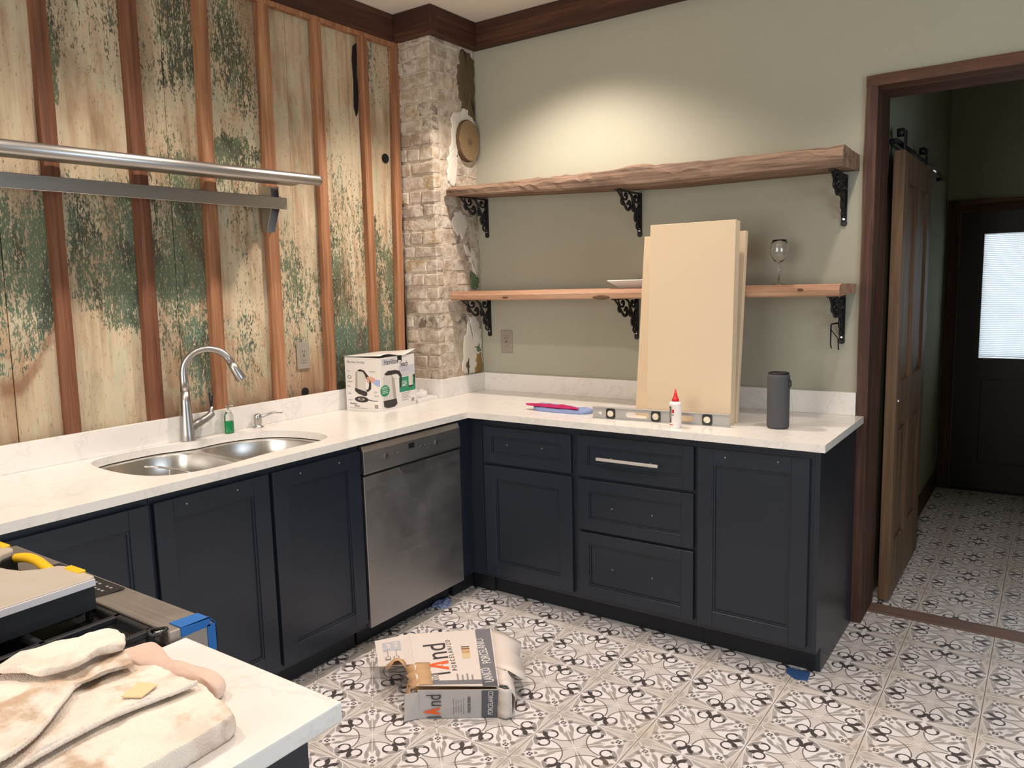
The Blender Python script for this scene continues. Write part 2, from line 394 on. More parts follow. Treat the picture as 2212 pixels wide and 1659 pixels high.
# ------------------------------------------------------------------ mesh helpers
class MB:
    def __init__(s): s.v = []; s.f = []; s.sm = []
    def add(s, vs_, fs, smooth=False):
        o = len(s.v); s.v += [tuple(p) for p in vs_]; s.f += [tuple(i + o for i in f) for f in fs]; s.sm += [smooth] * len(fs); return s
    def box(s, a, b):
        (x0, y0, z0), (x1, y1, z1) = a, b
        x0, x1 = min(x0, x1), max(x0, x1); y0, y1 = min(y0, y1), max(y0, y1); z0, z1 = min(z0, z1), max(z0, z1)
        return s.add([(x0, y0, z0), (x1, y0, z0), (x1, y1, z0), (x0, y1, z0), (x0, y0, z1), (x1, y0, z1), (x1, y1, z1), (x0, y1, z1)],
                     [(0, 3, 2, 1), (4, 5, 6, 7), (0, 1, 5, 4), (1, 2, 6, 5), (2, 3, 7, 6), (3, 0, 4, 7)])
    def hexa(s, p):   # 8 points: bottom 4 ccw, top 4
        return s.add(p, [(0, 3, 2, 1), (4, 5, 6, 7), (0, 1, 5, 4), (1, 2, 6, 5), (2, 3, 7, 6), (3, 0, 4, 7)])
    def prism(s, poly, f):     # poly list of 2D, f(u,v,t) -> 3D for t in 0,1
        n = len(poly); vs_ = [f(u, v, 0) for u, v in poly] + [f(u, v, 1) for u, v in poly]
        fs = [tuple(range(n))[::-1], tuple(range(n, 2 * n))] + [(i, (i + 1) % n, (i + 1) % n + n, i + n) for i in range(n)]
        return s.add(vs_, fs)
    def rings(s, rs, cap=True, closed=True, smooth=True):
        n = len(rs[0]); o = len(s.v)
        for r in rs: s.v += [tuple(p) for p in r]
        for k in range(len(rs) - 1):
            for i in range(n if closed else n - 1):
                j = (i + 1) % n; s.f.append((o + k * n + i, o + k * n + j, o + (k + 1) * n + j, o + (k + 1) * n + i)); s.sm.append(smooth)
        if cap:
            s.f.append(tuple(o + i for i in range(n))[::-1]); s.sm.append(False)
            s.f.append(tuple(o + (len(rs) - 1) * n + i for i in range(n))); s.sm.append(False)
        return s
    def lathe(s, prof, c=(0, 0, 0), seg=24, sx=1, sy=1, cap=True):
        rs = [[(c[0] + r * sx * math.cos(2 * PI * i / seg), c[1] + r * sy * math.sin(2 * PI * i / seg), c[2] + z) for i in range(seg)] for r, z in prof]
        return s.rings(rs, cap)
    def tube(s, path, rad, seg=10, cap=True):
        path = [Vector(p) for p in path]; n = len(path)
        rad = rad if isinstance(rad, (list, tuple)) else [rad] * n
        rs = []; up = None
        for i, p in enumerate(path):
            d = (path[min(i + 1, n - 1)] - path[max(i - 1, 0)]).normalized()
            if up is None:
                up = Vector((0, 0, 1)) if abs(d.z) < 0.9 else Vector((1, 0, 0))
            a = d.cross(up).normalized(); b = a.cross(d).normalized(); up = b
            rs.append([p + (a * math.cos(2 * PI * k / seg) + b * math.sin(2 * PI * k / seg)) * rad[i] for k in range(seg)])
        return s.rings(rs, cap)
    def build(s, name, mat, parent=None, bevel=0, seg=2, loc=None, attrs=None, recalc=True):
        me = bpy.data.meshes.new(name)
        off = Vector((0, 0, 0))
        vs_ = s.v
        if loc is not None:
            L = Vector(loc); vs_ = [tuple(Vector(v) - L) for v in s.v]
        me.from_pydata(vs_, [], s.f); me.update()
        if recalc:
            bm = bmesh.new(); bm.from_mesh(me); bmesh.ops.recalc_face_normals(bm, faces=bm.faces); bm.to_mesh(me); bm.free()
        for p, f in zip(me.polygons, s.sm): p.use_smooth = f
        if bevel:
            bm = bmesh.new(); bm.from_mesh(me)
            es = [e for e in bm.edges if len(e.link_faces) == 2 and e.calc_face_angle(0) > 0.6]
            bmesh.ops.bevel(bm, geom=es, offset=bevel, segments=seg, profile=0.6, affect='EDGES'); bm.to_mesh(me); bm.free()
        me.materials.append(MAT[mat] if isinstance(mat, str) else mat)
        if attrs:
            at = me.color_attributes.new('paint', 'FLOAT_COLOR', 'POINT')
            for i, c in enumerate(attrs): at.data[i].color = (*c, 1)
        o = bpy.data.objects.new(name, me); C.objects.link(o)
        if loc is not None: o.location = loc
        if parent is not None: o.parent = parent
        return o
def tag(o, label=None, cat=None, group=None, kind=None):
    if label: o['label'] = label
    if cat: o['category'] = cat
    if group: o['group'] = group
    if kind: o['kind'] = kind
    return o
def thing(name, label, cat, loc=(0, 0, 0), rz=0, group=None):
    o = bpy.data.objects.new(name, None); C.objects.link(o); o.location = loc; o.rotation_euler = (0, 0, rz); o.empty_display_size = 0.05
    return tag(o, label, cat, group)
def struct(name, label=None):
    o = bpy.data.objects.new(name, None); C.objects.link(o); o['kind'] = 'structure'; o.empty_display_size = 0.05
    if label: o['label'] = label
    return o
def sbox(name, a, b, mat, parent=None, bevel=0, label=None):
    o = MB().box(a, b).build(name, mat, parent, bevel)
    if parent is None: o['kind'] = 'structure'
    if label: o['label'] = label
    return o
def bez(pts, n=10, closed=False):      # Catmull-Rom through pts
    P = [Vector(p) for p in pts]; out = []
    N = len(P); rng = range(N if closed else N - 1)
    for i in rng:
        p0 = P[(i - 1) % N] if (closed or i > 0) else P[0]; p1 = P[i]; p2 = P[(i + 1) % N]; p3 = P[(i + 2) % N] if (closed or i + 2 < N) else P[-1]
        for k in range(n):
            t = k / n; out.append(0.5 * ((2 * p1) + (p2 - p0) * t + (2 * p0 - 5 * p1 + 4 * p2 - p3) * t * t + (3 * p1 - p0 - 3 * p2 + p3) * t ** 3))
    if not closed: out.append(P[-1])
    return out
def fill_holes(outer, holes):
    """triangulate outer polygon with holes -> verts2d, tris"""
    bm = bmesh.new(); es = []
    for loop in [outer] + holes:
        vv = [bm.verts.new((p[0], p[1], 0)) for p in loop]
        for i in range(len(vv)): es.append(bm.edges.new((vv[i], vv[(i + 1) % len(vv)])))
    bmesh.ops.triangle_fill(bm, use_beauty=True, use_dissolve=False, edges=es)
    bm.verts.index_update()
    vs_ = [(v.co.x, v.co.y) for v in bm.verts]; fs = [tuple(v.index for v in f.verts) for f in bm.faces]; bm.free()
    return vs_, fs
def slab_holes(mb, outer, holes, z0, z1):
    vs_, fs = fill_holes(outer, holes); n = len(vs_)
    mb.add([(x, y, z1) for x, y in vs_], fs); mb.add([(x, y, z0) for x, y in vs_], [f[::-1] for f in fs])
    for loop in [outer] + holes:
        k = len(loop); mb.add([(p[0], p[1], z0) for p in loop] + [(p[0], p[1], z1) for p in loop], [(i, (i + 1) % k, (i + 1) % k + k, i + k) for i in range(k)])
    return mb
FONT = bpy.data.fonts.get('Bfont') or None
def text(s, size, o, u, v, mat, parent, name='lettering', align='LEFT', depth=0.0003, xscale=1.0, spacing=1.0):
    """flat lettering: origin o, reading direction u, letter-up v (world/local to parent)"""
    cu_ = bpy.data.curves.new('lettering', 'FONT'); cu_.body = s; cu_.size = size; cu_.align_x = align; cu_.extrude = depth; cu_.space_character = spacing; cu_.resolution_u = 3
    t = bpy.data.objects.new('tmp', cu_); C.objects.link(t)
    bpy.context.view_layer.update()
    me = bpy.data.meshes.new_from_object(t.evaluated_get(bpy.context.evaluated_depsgraph_get()))
    bpy.data.objects.remove(t); bpy.data.curves.remove(cu_)
    u = Vector(u).normalized(); v = Vector(v).normalized(); w = u.cross(v)
    m = Matrix(((u.x * xscale, v.x, w.x, 0), (u.y * xscale, v.y, w.y, 0), (u.z * xscale, v.z, w.z, 0), (0, 0, 0, 1))); m.translation = Vector(o)
    me.transform(m); me.materials.clear(); me.materials.append(MAT[mat])
    ob = bpy.data.objects.new(name, me); C.objects.link(ob); ob.parent = parent
    return ob
def flat(pts, w, mat, parent, name, d=0.0006):
    """thin print patch: polygon pts (3D), offset along w"""
    w = Vector(w); n = len(pts); P = [Vector(p) for p in pts]
    mb = MB().add([p for p in P] + [p + w * d for p in P], [tuple(range(n))[::-1], tuple(range(n, 2 * n))] + [(i, (i + 1) % n, (i + 1) % n + n, i + n) for i in range(n)])
    return mb.build(name, mat, parent)

# ================================================================== STRUCTURE
RX, RY = 5.0, -5.5            # room extents (right wall, front wall)
H = 2.885
# ---- floor with separate tiles
floor = MB().box((-0.1, RY, -0.06), (RX, 3.0, -0.006)).build('floor', 'grout'); floor['kind'] = 'structure'
tile_me = None
gap = 0.0012
def tile_at(i, j, x1, y1, x2, y2):
    global tile_me
    a = max(X0 + TT * i, x1) + gap; b = min(X0 + TT * (i + 1), x2) - gap; c = max(Y0 + TT * (j - .5), y1) + gap; d = min(Y0 + TT * (j + .5), y2) - gap
    if b - a < 0.01 or d - c < 0.01: return
    full = (b - a > TT - 0.004) and (d - c > TT - 0.004)
    if full and tile_me is not None:
        o = bpy.data.objects.new('floor_tile', tile_me); C.objects.link(o); o.location = (a, c, 0); o.parent = floor; return
    o = MB().box((a, c, -0.0065), (b, d, 0.0)).build('floor_tile', 'tile', floor, 0.0008, 1, loc=(a, c, 0))
    if full: tile_me = o.data
for i in range(-5, 9):
    for j in range(-8, 4): tile_at(i, j, 0.50, -3.0, 3.9, 0.135)
    for j in range(3, 12): tile_at(i, j, 2.25, 0.245, 3.6, 2.60)
sbox('threshold_strip', (2.262, 0.140, -0.006), (3.25, 0.240, 0.004), 'threshold', floor, 0.002)

# ---- walls
wall_back = struct('wall_back')
sbox('wall_panel', (-0.1, 0.0, 0.0), (2.225, 0.26, H), 'wall', wall_back)
sbox('wall_panel', (2.225, 0.0, 2.295), (3.25, 0.26, H), 'wall', wall_back)
sbox('wall_panel', (3.25, 0.0, 0.0), (RX, 0.26, H), 'wall', wall_back)
wall_right = struct('wall_right'); sbox('wall_panel', (RX, RY, 0), (RX + 0.1, 0.26, H), 'wall', wall_right)
wall_front = struct('wall_front'); sbox('wall_panel', (-0.1, RY - 0.1, 0), (RX + 0.1, RY, H), 'wall', wall_front)
ceiling = sbox('ceiling', (-0.1, RY, H), (RX, 0.26, H + 0.1), 'ceiling')
# hall beyond the doorway
wl = struct('wall_hall_left'); sbox('wall_panel', (2.15, 0.26, 0), (2.25, 2.62, 2.75), 'hall_wall', wl)
wf = struct('wall_hall_far')
sbox('wall_panel', (2.15, 2.62, 0), (2.337, 2.74, 1.90), 'hall_wall', wf)
sbox('wall_panel', (2.15, 2.62, 1.90), (3.9, 2.74, 2.75), 'hall_wall', wf)
sbox('wall_panel', (3.24, 2.62, 0), (3.9, 2.74, 1.90), 'hall_wall', wf)
wr = struct('wall_hall_right'); sbox('wall_panel', (3.8, 0.26, 0), (3.9, 2.62, 2.75), 'hall_wall', wr)
sbox('ceiling_hall', (2.15, 0.26, 2.75), (3.9, 2.74, 2.85), 'hall_wall')
sbox('baseboard_hall_left', (2.25, 1.2, 0), (2.262, 2.60, 0.12), 'casing', None, 0.002)

# ---- left wall: boards with peeling paint, battens over the joints
wall_left = struct('wall_left')
sbox('wall_backing', (-0.1, RY, 0), (-0.022, 0.0, H), 'batten_dark', wall_left)
batt = [(-2.80, -2.80), (-2.50, -2.475), (-2.184, -2.161), (-1.868, -1.846), (-1.578, -1.542), (-1.270, -1.240), (-0.960, -0.940), (-0.655, -0.640), (-0.465, -0.415)]
BW = [0.05, 0.052, 0.050, 0.057, 0.054, 0.056, 0.050, 0.046, 0.046]
ctl = {  # per bay: (z, density, teal, brown)
 1: [(1.0, .02, 0, .35), (1.17, .05, 0, .25), (1.22, .65, .8, .3), (1.40, .62, .9, .2), (1.55, .75, .3, .1), (1.75, .72, .2, .1), (1.92, .45, .1, .1), (2.1, .12, 0, .1), (2.6, .08, 0, .25)],
 2: [(1.0, .02, 0, .15), (1.30, .05, 0, .05), (1.42, .62, .6, .05), (1.55, .74, .3, 0), (1.75, .70, .25, 0), (1.90, .55, .2, 0), (1.98, .25, 0, .1), (2.15, .12, 0, .1), (2.32, .35, .1, .1), (2.5, .45, .1, .2)],
 3: [(1.0, .25, .5, .9), (1.08, .45, .7, .5), (1.20, .55, .8, .25), (1.34, .60, 1, .1), (1.42, .50, .5, .3), (1.55, .78, .4, .05), (1.75, .72, .3, 0), (1.95, .60, .2, 0), (2.1, .42, .1, 0), (2.25, .30, 0, .1), (2.33, .58, 0, .1), (2.6, .55, 0, .2)],
 4: [(1.0, .20, .5, .8), (1.10, .30, .8, .35), (1.25, .45, 1, .1), (1.38, .42, 1, .1), (1.50, .30, .4, .1), (1.75, .32, .2, .1), (1.95, .45, .3, .05), (2.08, .55, .1, 0), (2.15, .28, 0, .05), (2.3, .50, 0, .1), (2.45, .60, 0, .15), (2.75, .45, 0, .3)],
 5: [(1.0, .30, .8, .8), (1.12, .35, 1, .45), (1.25, .50, 1, .25), (1.35, .48, 1, .1), (1.50, .50, .2, .05), (1.68, .42, .1, .05), (1.85, .22, 0, .1), (2.1, .16, 0, .25), (2.75, .18, 0, .35)],
 6: [(1.0, .92, 1, 0), (1.15, .88, 1, 0), (1.30, .74, 1, 0), (1.36, .60, .3, 0), (1.60, .60, .15, 0), (1.85, .50, .1, 0), (2.05, .36, .1, 0), (2.2, .22, 0, 0), (2.75, .20, 0, .1)],
 7: [(1.0, .92, 1, 0), (1.28, .80, 1, 0), (1.36, .72, .3, 0), (1.60, .74, 0, 0), (1.85, .66, 0, 0), (1.98, .32, 0, 0), (2.2, .28, 0, 0), (2.6, .40, 0, .1), (2.8, .45, 0, .2)],
}
ctl[0] = ctl[1]
def lerp_ctl(c, z):
    if z <= c[0][0]: return c[0][1:]
    for a, b in zip(c, c[1:]):
        if z <= b[0]:
            t = (z - a[0]) / (b[0] - a[0]); return tuple(a[k] * (1 - t) + b[k] * t for k in (1, 2, 3))
    return c[-1][1:]
for i in range(len(batt)):
    # board left of the batten i+1
    if i < len(batt) - 1:
        ya = lambda z, i=i: batt[i][0] + (batt[i][1] - batt[i][0]) * (z - 1.0) / 1.6 + BW[i] * 0.5
        yb = lambda z, i=i: batt[i + 1][0] + (batt[i + 1][1] - batt[i + 1][0]) * (z - 1.0) / 1.6 + BW[i + 1] * 0.5
        splits = [(0.0, 1.0)] if (i % 2 == 0 and i < 7) or i == 7 else [(0.0, 0.46), (0.46, 1.0)]
        for (s0, s1) in splits:
            mb = MB(); at = []; NZ = 72; NY = 8; xo = random.uniform(-0.003, 0.001)
            for side in (0, 1):
                for kz in range(NZ + 1):
                    z = 0.86 + kz * (2.78 - 0.86) / NZ
                    for ky in range(NY + 1):
                        t = s0 + (s1 - s0) * ky / NY; y = ya(z) * (1 - t) + yb(z) * t
                        if ky == 0 and s0 > 0: y += 0.0015
                        if ky == NY and s1 < 1: y -= 0.0015
                        mb.v.append((xo if side == 0 else -0.02, y, z))
                        d, te, br = lerp_ctl(ctl[min(i, 7)], z)
                        d += 0.10 * math.sin(t * 7 + i) * (0.3 + d) + 0.06 * math.sin(z * 9 + i * 2 + t * 5)
                        if t < 0.12 or t > 0.9: d += 0.12
                        # plain scraped areas with their own outline
                        if i == 2:
                            zb = 1.49 - (t - 0.02) * 0.27
                            if t < 0.14: zb = 1.32 + t * 1.4
                            if z < zb: d = 0.0 + (0.18 if 0.42 < t < 0.48 else 0.03); br *= 0.5
                            elif t < 0.22 and 1.45 < z < 1.9: d -= 0.35
                        if i == 1:
                            zb = 1.16 + max(0, (t - 0.55)) * 0.55
                            if z < zb: d = 0.02
                            elif z < zb + 0.05: br = 0.9; d -= 0.3
                        if i == 2 and t < 0.22 and 2.15 < z < 2.45: d = 0.75
                        if i == 4: d += 0.55 * math.exp(-((z - 2.12) / 0.055) ** 2 - ((t - 0.4) / 0.28) ** 2)
                        if i == 7 and z > 1.95 - t * 0.35 and z < 2.4: d *= 0.6
                        at.append((max(0, min(1, d)), te, br))
            n1 = (NZ + 1) * (NY + 1)
            for kz in range(NZ):
                for ky in range(NY):
                    a = kz * (NY + 1) + ky; q = (a, a + 1, a + NY + 2, a + NY + 1)
                    mb.f.append(q); mb.sm.append(False); mb.f.append(tuple(k + n1 for k in q[::-1])); mb.sm.append(False)
            def strip(ids):
                for a, b in zip(ids, ids[1:]): mb.f.append((a, b, b + n1, a + n1)); mb.sm.append(False)
            strip([k * (NY + 1) for k in range(NZ + 1)]); strip([k * (NY + 1) + NY for k in range(NZ + 1)])
            strip(list(range(NY + 1))); strip([NZ * (NY + 1) + k for k in range(NY + 1)])
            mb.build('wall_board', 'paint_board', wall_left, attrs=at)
    y0, y1 = batt[i]; w = BW[i]; D = 0.030
    mb = MB(); rs = []
    for k in range(13):
        z = 0.86 + k * (2.76 - 0.86) / 12; t = (z - 1.0) / 1.6; y = y0 + (y1 - y0) * t
        j = lambda s: (mnoise.noise(Vector((z * 3.1 + s * 9, i * 5.3, s))) * 0.003)
        rs.append([(0.0, y + j(1), z), (D + j(5) * .6, y + j(1), z), (D + 0.003 + j(5) * .6, y + w * .45, z), (D + j(6) * .6, y + w + j(2), z), (0.0, y + w + j(2), z)])
    mb.rings(rs, True, True, False)
    mb.build('batten', 'batten' if i in (4, 5, 6, 7, 8) else 'batten_dark', wall_left)
# round hole, knot hole and split: the shade inside drawn as thin black shapes
def disc_x(name, c, r, mat, parent, x0=0.001, x1=0.004, seg=20, ry=1.0):
    mb = MB(); rs = [[(x, c[0] + rr_ * ry * math.cos(2 * PI * k / seg), c[1] + rr_ * math.sin(2 * PI * k / seg)) for k in range(seg)] for x, rr_ in ((x0, r), (x1, r))]
    return mb.rings(rs).build(name, mat, parent)
disc_x('pipe_hole', (-0.470, 2.167), 0.024, 'black_hole', wall_left, 0.0, 0.0035)
disc_x('knot_hole', (-1.083, 1.022), 0.020, 'black_hole', wall_left, 0.0, 0.0035)
mb = MB(); pl = [(-0.665, 2.68), (-0.640, 2.70), (-0.648, 2.55), (-0.643, 2.46), (-0.652, 2.37), (-0.664, 2.345), (-0.676, 2.39), (-0.670, 2.52), (-0.674, 2.62)]
mb.prism(pl, lambda u, v, t: (0.001 + t * 0.003, u, v)); mb.build('split_gap', 'black_hole', wall_left)

# ---- dark trim beams under the ceiling
ZB = 2.752
def beam(n, a, b, mat):
    o = MB().box(a, b).build('trim_%d' % n, mat, None, 0.004, 1); o['kind'] = 'structure'; return o
beam(1, (-0.02, RY, ZB), (0.040, -0.372, H - 0.001), 'beam_y')
beam(2, (0.040, -0.412, ZB), (0.292, -0.366, H - 0.001), 'beam_x')
beam(3, (0.246, -0.366, ZB), (0.292, -0.045, H - 0.001), 'beam_y')
beam(4, (0.246, -0.045, ZB), (RX, 0.0, H - 0.001), 'beam_x')
# thin lighter batten under the left beam
o = MB().box((0.0, -2.9, ZB - 0.022), (0.032, -0.37, ZB)).build('trim_5', 'batten', None, 0.002, 1); o['kind'] = 'structure'

# ---- brick chimney
chim = struct('chimney')
CX, CY = 0.236, -0.366
def rough_wall(org, du, dv, nu, nv, amp, nrm):
    mb = MB(); o = Vector(org); U = Vector(du); V_ = Vector(dv); N = Vector(nrm)
    for j in range(nv + 1):
        for i in range(nu + 1):
            p = o + U * (i / nu) + V_ * (j / nv); a = amp * (mnoise.noise(p * 14) + 0.6 * mnoise.noise(p * 40)) if 0 < i < nu else 0
            mb.v.append(tuple(p + N * a))
    for j in range(nv):
        for i in range(nu):
            a = j * (nu + 1) + i; mb.f.append((a, a + 1, a + nu + 2, a + nu + 1)); mb.sm.append(True)
    return mb
rough_wall((0.0, CY, 0.86), (CX, 0, 0), (0, 0, 1.92), 16, 100, 0.004, (0, -1, 0)).build('mortar_face', 'mortar', chim)
rough_wall((CX, CY, 0.86), (0, -CY, 0), (0, 0, 1.92), 22, 100, 0.005, (1, 0, 0)).build('mortar_face', 'mortar', chim)
MB().box((0.0, CY + 0.02, 0.0), (CX - 0.02, 0.0, 2.80)).build('chimney_core', 'mortar', chim)
def brick(a, b, jit=0.004):
    mb = MB().box(a, b)
    me = bpy.data.meshes.new('brick'); me.from_pydata(mb.v, [], mb.f)
    bm = bmesh.new(); bm.from_mesh(me)
    for v in bm.verts: v.co += Vector([random.uniform(-jit, jit) for _ in range(3)])
    bmesh.ops.bevel(bm, geom=list(bm.edges), offset=random.uniform(0.003, 0.006), segments=1, affect='EDGES')
    bmesh.ops.recalc_face_normals(bm, faces=bm.faces)
    bm.to_mesh(me); bm.free(); me.materials.append(MAT['brick'])
    o = bpy.data.objects.new('brick', me); C.objects.link(o); o.parent = chim
z = 0.925; row = 0
while z < 2.75:
    h = random.uniform(0.056, 0.064); top = z + h
    pr = 0.005
    # front face (y = CY)
    xs = [0.006, 0.088, CX + 0.004] if row % 2 == 0 else [0.006, 0.165, CX + 0.004]
    if row % 3 == 2: xs = [0.006, 0.06, 0.15, CX + 0.004]
    for a, b in zip(xs, xs[1:]):
        last = b > CX
        p = pr + random.uniform(-0.002, 0.004)
        brick((a + 0.005, CY - p, z), (b - (0.0 if last else 0.005), CY + 0.05, top))
    # side face (x = CX)
    ys = [CY + 0.05, -0.20, -0.085, -0.004] if row % 2 == 0 else [CY + 0.05, -0.245, -0.13, -0.004]
    for a, b in zip(ys, ys[1:]):
        p = random.uniform(-0.004, 0.005)
        if 1.0 < z < 1.25 and b > -0.15: p -= 0.004
        brick((CX - 0.04, a + 0.005, z), (CX + p, b - 0.005, top))
    z = top + random.uniform(0.010, 0.014); row += 1
def patch(name, pts, mat, th=0.010, x=CX + 0.001):
    P = [(min(-0.003, p[0] + 0.020 * mnoise.noise(Vector((p[0] * 45, p[1] * 45, 1.5))) + 0.010 * mnoise.noise(Vector((p[0] * 140, p[1] * 140, 2.5)))), max(1.013, p[1] + 0.022 * mnoise.noise(Vector((p[0] * 40, p[1] * 40, 7.5))) + 0.010 * mnoise.noise(Vector((p[0] * 130, p[1] * 130, 3.5))))) for p in bez([(a, b, 0) for a, b in pts], 6, True)]
    cx = sum(p[0] for p in P) / len(P); cz = sum(p[1] for p in P) / len(P)
    mb = MB(); rs = []
    for sc_, t in ((1, 0), (1, th * 0.7), (0.93, th), (0.5, th * 1.05), (0.05, th)):
        rs.append([(x + t, cx + (u - cx) * sc_, cz + (v - cz) * sc_) for u, v in P])
    mb.rings(rs).build(name, mat, chim)
patch('plaster_remnant', [(-0.115, 2.735), (-0.135, 2.64), (-0.155, 2.56), (-0.12, 2.47), (-0.07, 2.42), (-0.012, 2.40), (-0.008, 2.50), (-0.010, 2.62), (-0.02, 2.71), (-0.06, 2.74)], 'plaster_brown', 0.008)
patch('plaster_remnant', [(-0.20, 2.40), (-0.22, 2.28), (-0.25, 2.16), (-0.26, 2.05), (-0.20, 2.03), (-0.19, 2.14), (-0.15, 2.38), (-0.05, 2.395), (-0.02, 2.39), (-0.08, 2.44)], 'plaster', 0.006)
patch('plaster_remnant', [(-0.15, 1.245), (-0.10, 1.33), (-0.07, 1.35), (-0.03, 1.27), (-0.01, 1.18), (-0.006, 1.03), (-0.06, 1.01), (-0.16, 1.01), (-0.19, 1.06)], 'plaster', 0.008)
patch('plaster_remnant', [(-0.075, 1.10), (-0.028, 1.12), (-0.025, 1.03), (-0.07, 1.015)], 'plaster_ochre', 0.011)
patch('plaster_remnant', [(-0.07, 1.165), (-0.03, 1.17), (-0.028, 1.13), (-0.065, 1.13)], 'plaster_green', 0.011)
patch('plaster_remnant', [(-0.155, 1.09), (-0.135, 1.10), (-0.125, 1.05), (-0.15, 1.02)], 'plaster_brown', 0.010)
patch('plaster_remnant', [(-0.22, 1.88), (-0.14, 1.90), (-0.11, 1.82), (-0.15, 1.76), (-0.22, 1.80)], 'plaster', 0.007)
patch('plaster_remnant', [(-0.14, 1.72), (-0.07, 1.70), (-0.02, 1.64), (-0.03, 1.54), (-0.09, 1.62)], 'plaster', 0.006)
patch('plaster_remnant', [(-0.09, 1.56), (-0.03, 1.56), (-0.02, 1.49), (-0.08, 1.49)], 'plaster_green', 0.006)

# wooden plug
plug = thing('log_plug', 'round cut log end plugging the flue hole in the brick chimney above the upper shelf', 'log plug', (CX, -0.092, 2.273))
mb = MB(); seg = 36
prof = [(-0.02, 0.098), (0.022, 0.098), (0.030, 0.093)]
mb.rings([[(x, r * 0.93 * math.cos(2 * PI * k / seg) * (1 + .02 * math.sin(3 * k)), r * 1.12 * math.sin(2 * PI * k / seg)) for k in range(seg)] for x, r in prof], False)
mb.build('bark', 'bark', plug)
MB().rings([[(x, r * 0.93 * math.cos(2 * PI * k / seg), r * 1.12 * math.sin(2 * PI * k / seg)) for k in range(seg)] for x, r in ((0.0, 0.0935), (0.031, 0.0935))]).build('cut_face', 'log', plug)

# ---- doorway casing
d1 = struct('door_1', 'rough brown timber casing of the open doorway')
def rough_beam(name, a, b, axis, mat, parent, n=24, amp=0.003):
    mb = MB(); rs = []
    for k in range(n + 1):
        t = k / n; c = a[axis] + (b[axis] - a[axis]) * t
        o1, o2 = [q for q in range(3) if q != axis]
        ring = []
        for (u, v) in ((a[o1], a[o2]), (b[o1], a[o2]), (b[o1], b[o2]), (a[o1], b[o2])):
            p = [0, 0, 0]; p[axis] = c; p[o1] = u + amp * mnoise.noise(Vector((c * 9, u * 7, v * 3))); p[o2] = v + amp * mnoise.noise(Vector((c * 8 + 5, u, v * 5))); ring.append(p)
        rs.append(ring)
    return mb.rings(rs, True, True, False).build(name, mat, parent)
rough_beam('door_jamb', (2.226, -0.018, 0.0), (2.270, 0.262, 2.250), 2, 'casing', d1)
rough_beam('door_jamb', (3.200, -0.018, 0.0), (3.246, 0.262, 2.250), 2, 'casing', d1)
rough_beam('door_header', (2.226, -0.018, 2.250), (3.246, 0.262, 2.294), 0, 'casing_x', d1)

# ---- far exterior door with a half-height window and blinds
d2 = struct('door_2', 'dark exterior door with a bright blind-covered window')
YD = 2.62
sbox('door_casing', (2.26, YD - 0.03, 0), (2.335, YD, 1.98), 'casing', d2, 0.003)
sbox('door_casing', (2.335, YD - 0.03, 1.90), (3.30, YD, 1.98), 'casing_x', d2, 0.003)
DX0, DX1, WX0, WX1, WZ0, WZ1 = 2.337, 3.24, 2.478, 3.10, 0.925, 1.755
MBd = MB()
for a, b in (((DX0, YD, 0.01), (WX0, YD + 0.05, 1.90)), ((WX1, YD, 0.01), (DX1, YD + 0.05, 1.90)), ((WX0, YD, 0.01), (WX1, YD + 0.05, WZ0)), ((WX0, YD, WZ1), (WX1, YD + 0.05, 1.90))): MBd.box(a, b)
MBd.build('door_leaf', 'dark_door', d2)
sbox('door_panel', (2.50, YD - 0.006, 0.20), (2.78, YD + 0.002, 0.78), 'dark_door', d2, 0.004)
sbox('door_panel', (2.83, YD - 0.006, 0.20), (3.09, YD + 0.002, 0.78), 'dark_door', d2, 0.004)
mbf = MB()
for a, b in (((WX0 - 0.02, YD - 0.012, WZ0 - 0.02), (WX0, YD, WZ1 + 0.02)), ((WX1, YD - 0.012, WZ0 - 0.02), (WX1 + 0.02, YD, WZ1 + 0.02)), ((WX0, YD - 0.012, WZ0 - 0.02), (WX1, YD, WZ0)), ((WX0, YD - 0.012, WZ1), (WX1, YD, WZ1 + 0.02))): mbf.box(a, b)
mbf.build('window_frame', 'dark_door', d2)
MB().box((WX0, YD + 0.036, WZ0), (WX1, YD + 0.040, WZ1)).build('window_pane', 'glass', d2)
mb = MB(); zz = WZ0 + 0.006
while zz < WZ1:
    mb.add([(WX0 + .002, YD + 0.016, zz), (WX1 - .002, YD + 0.016, zz), (WX1 - .002, YD + 0.022, zz + 0.0105), (WX0 + .002, YD + 0.022, zz + 0.0105)], [(0, 1, 2, 3)]); zz += 0.0125
bl = mb.build('blind_slats', 'blind', d2); bl['kind'] = 'stuff'
sbox('door_sill', (2.335, YD - 0.02, 0.0), (3.24, YD + 0.06, 0.012), 'iron', d2)
sbox('wall_switch', (2.25, 1.72, 1.15), (2.256, 1.80, 1.27), 'outlet', wl, 0.002)

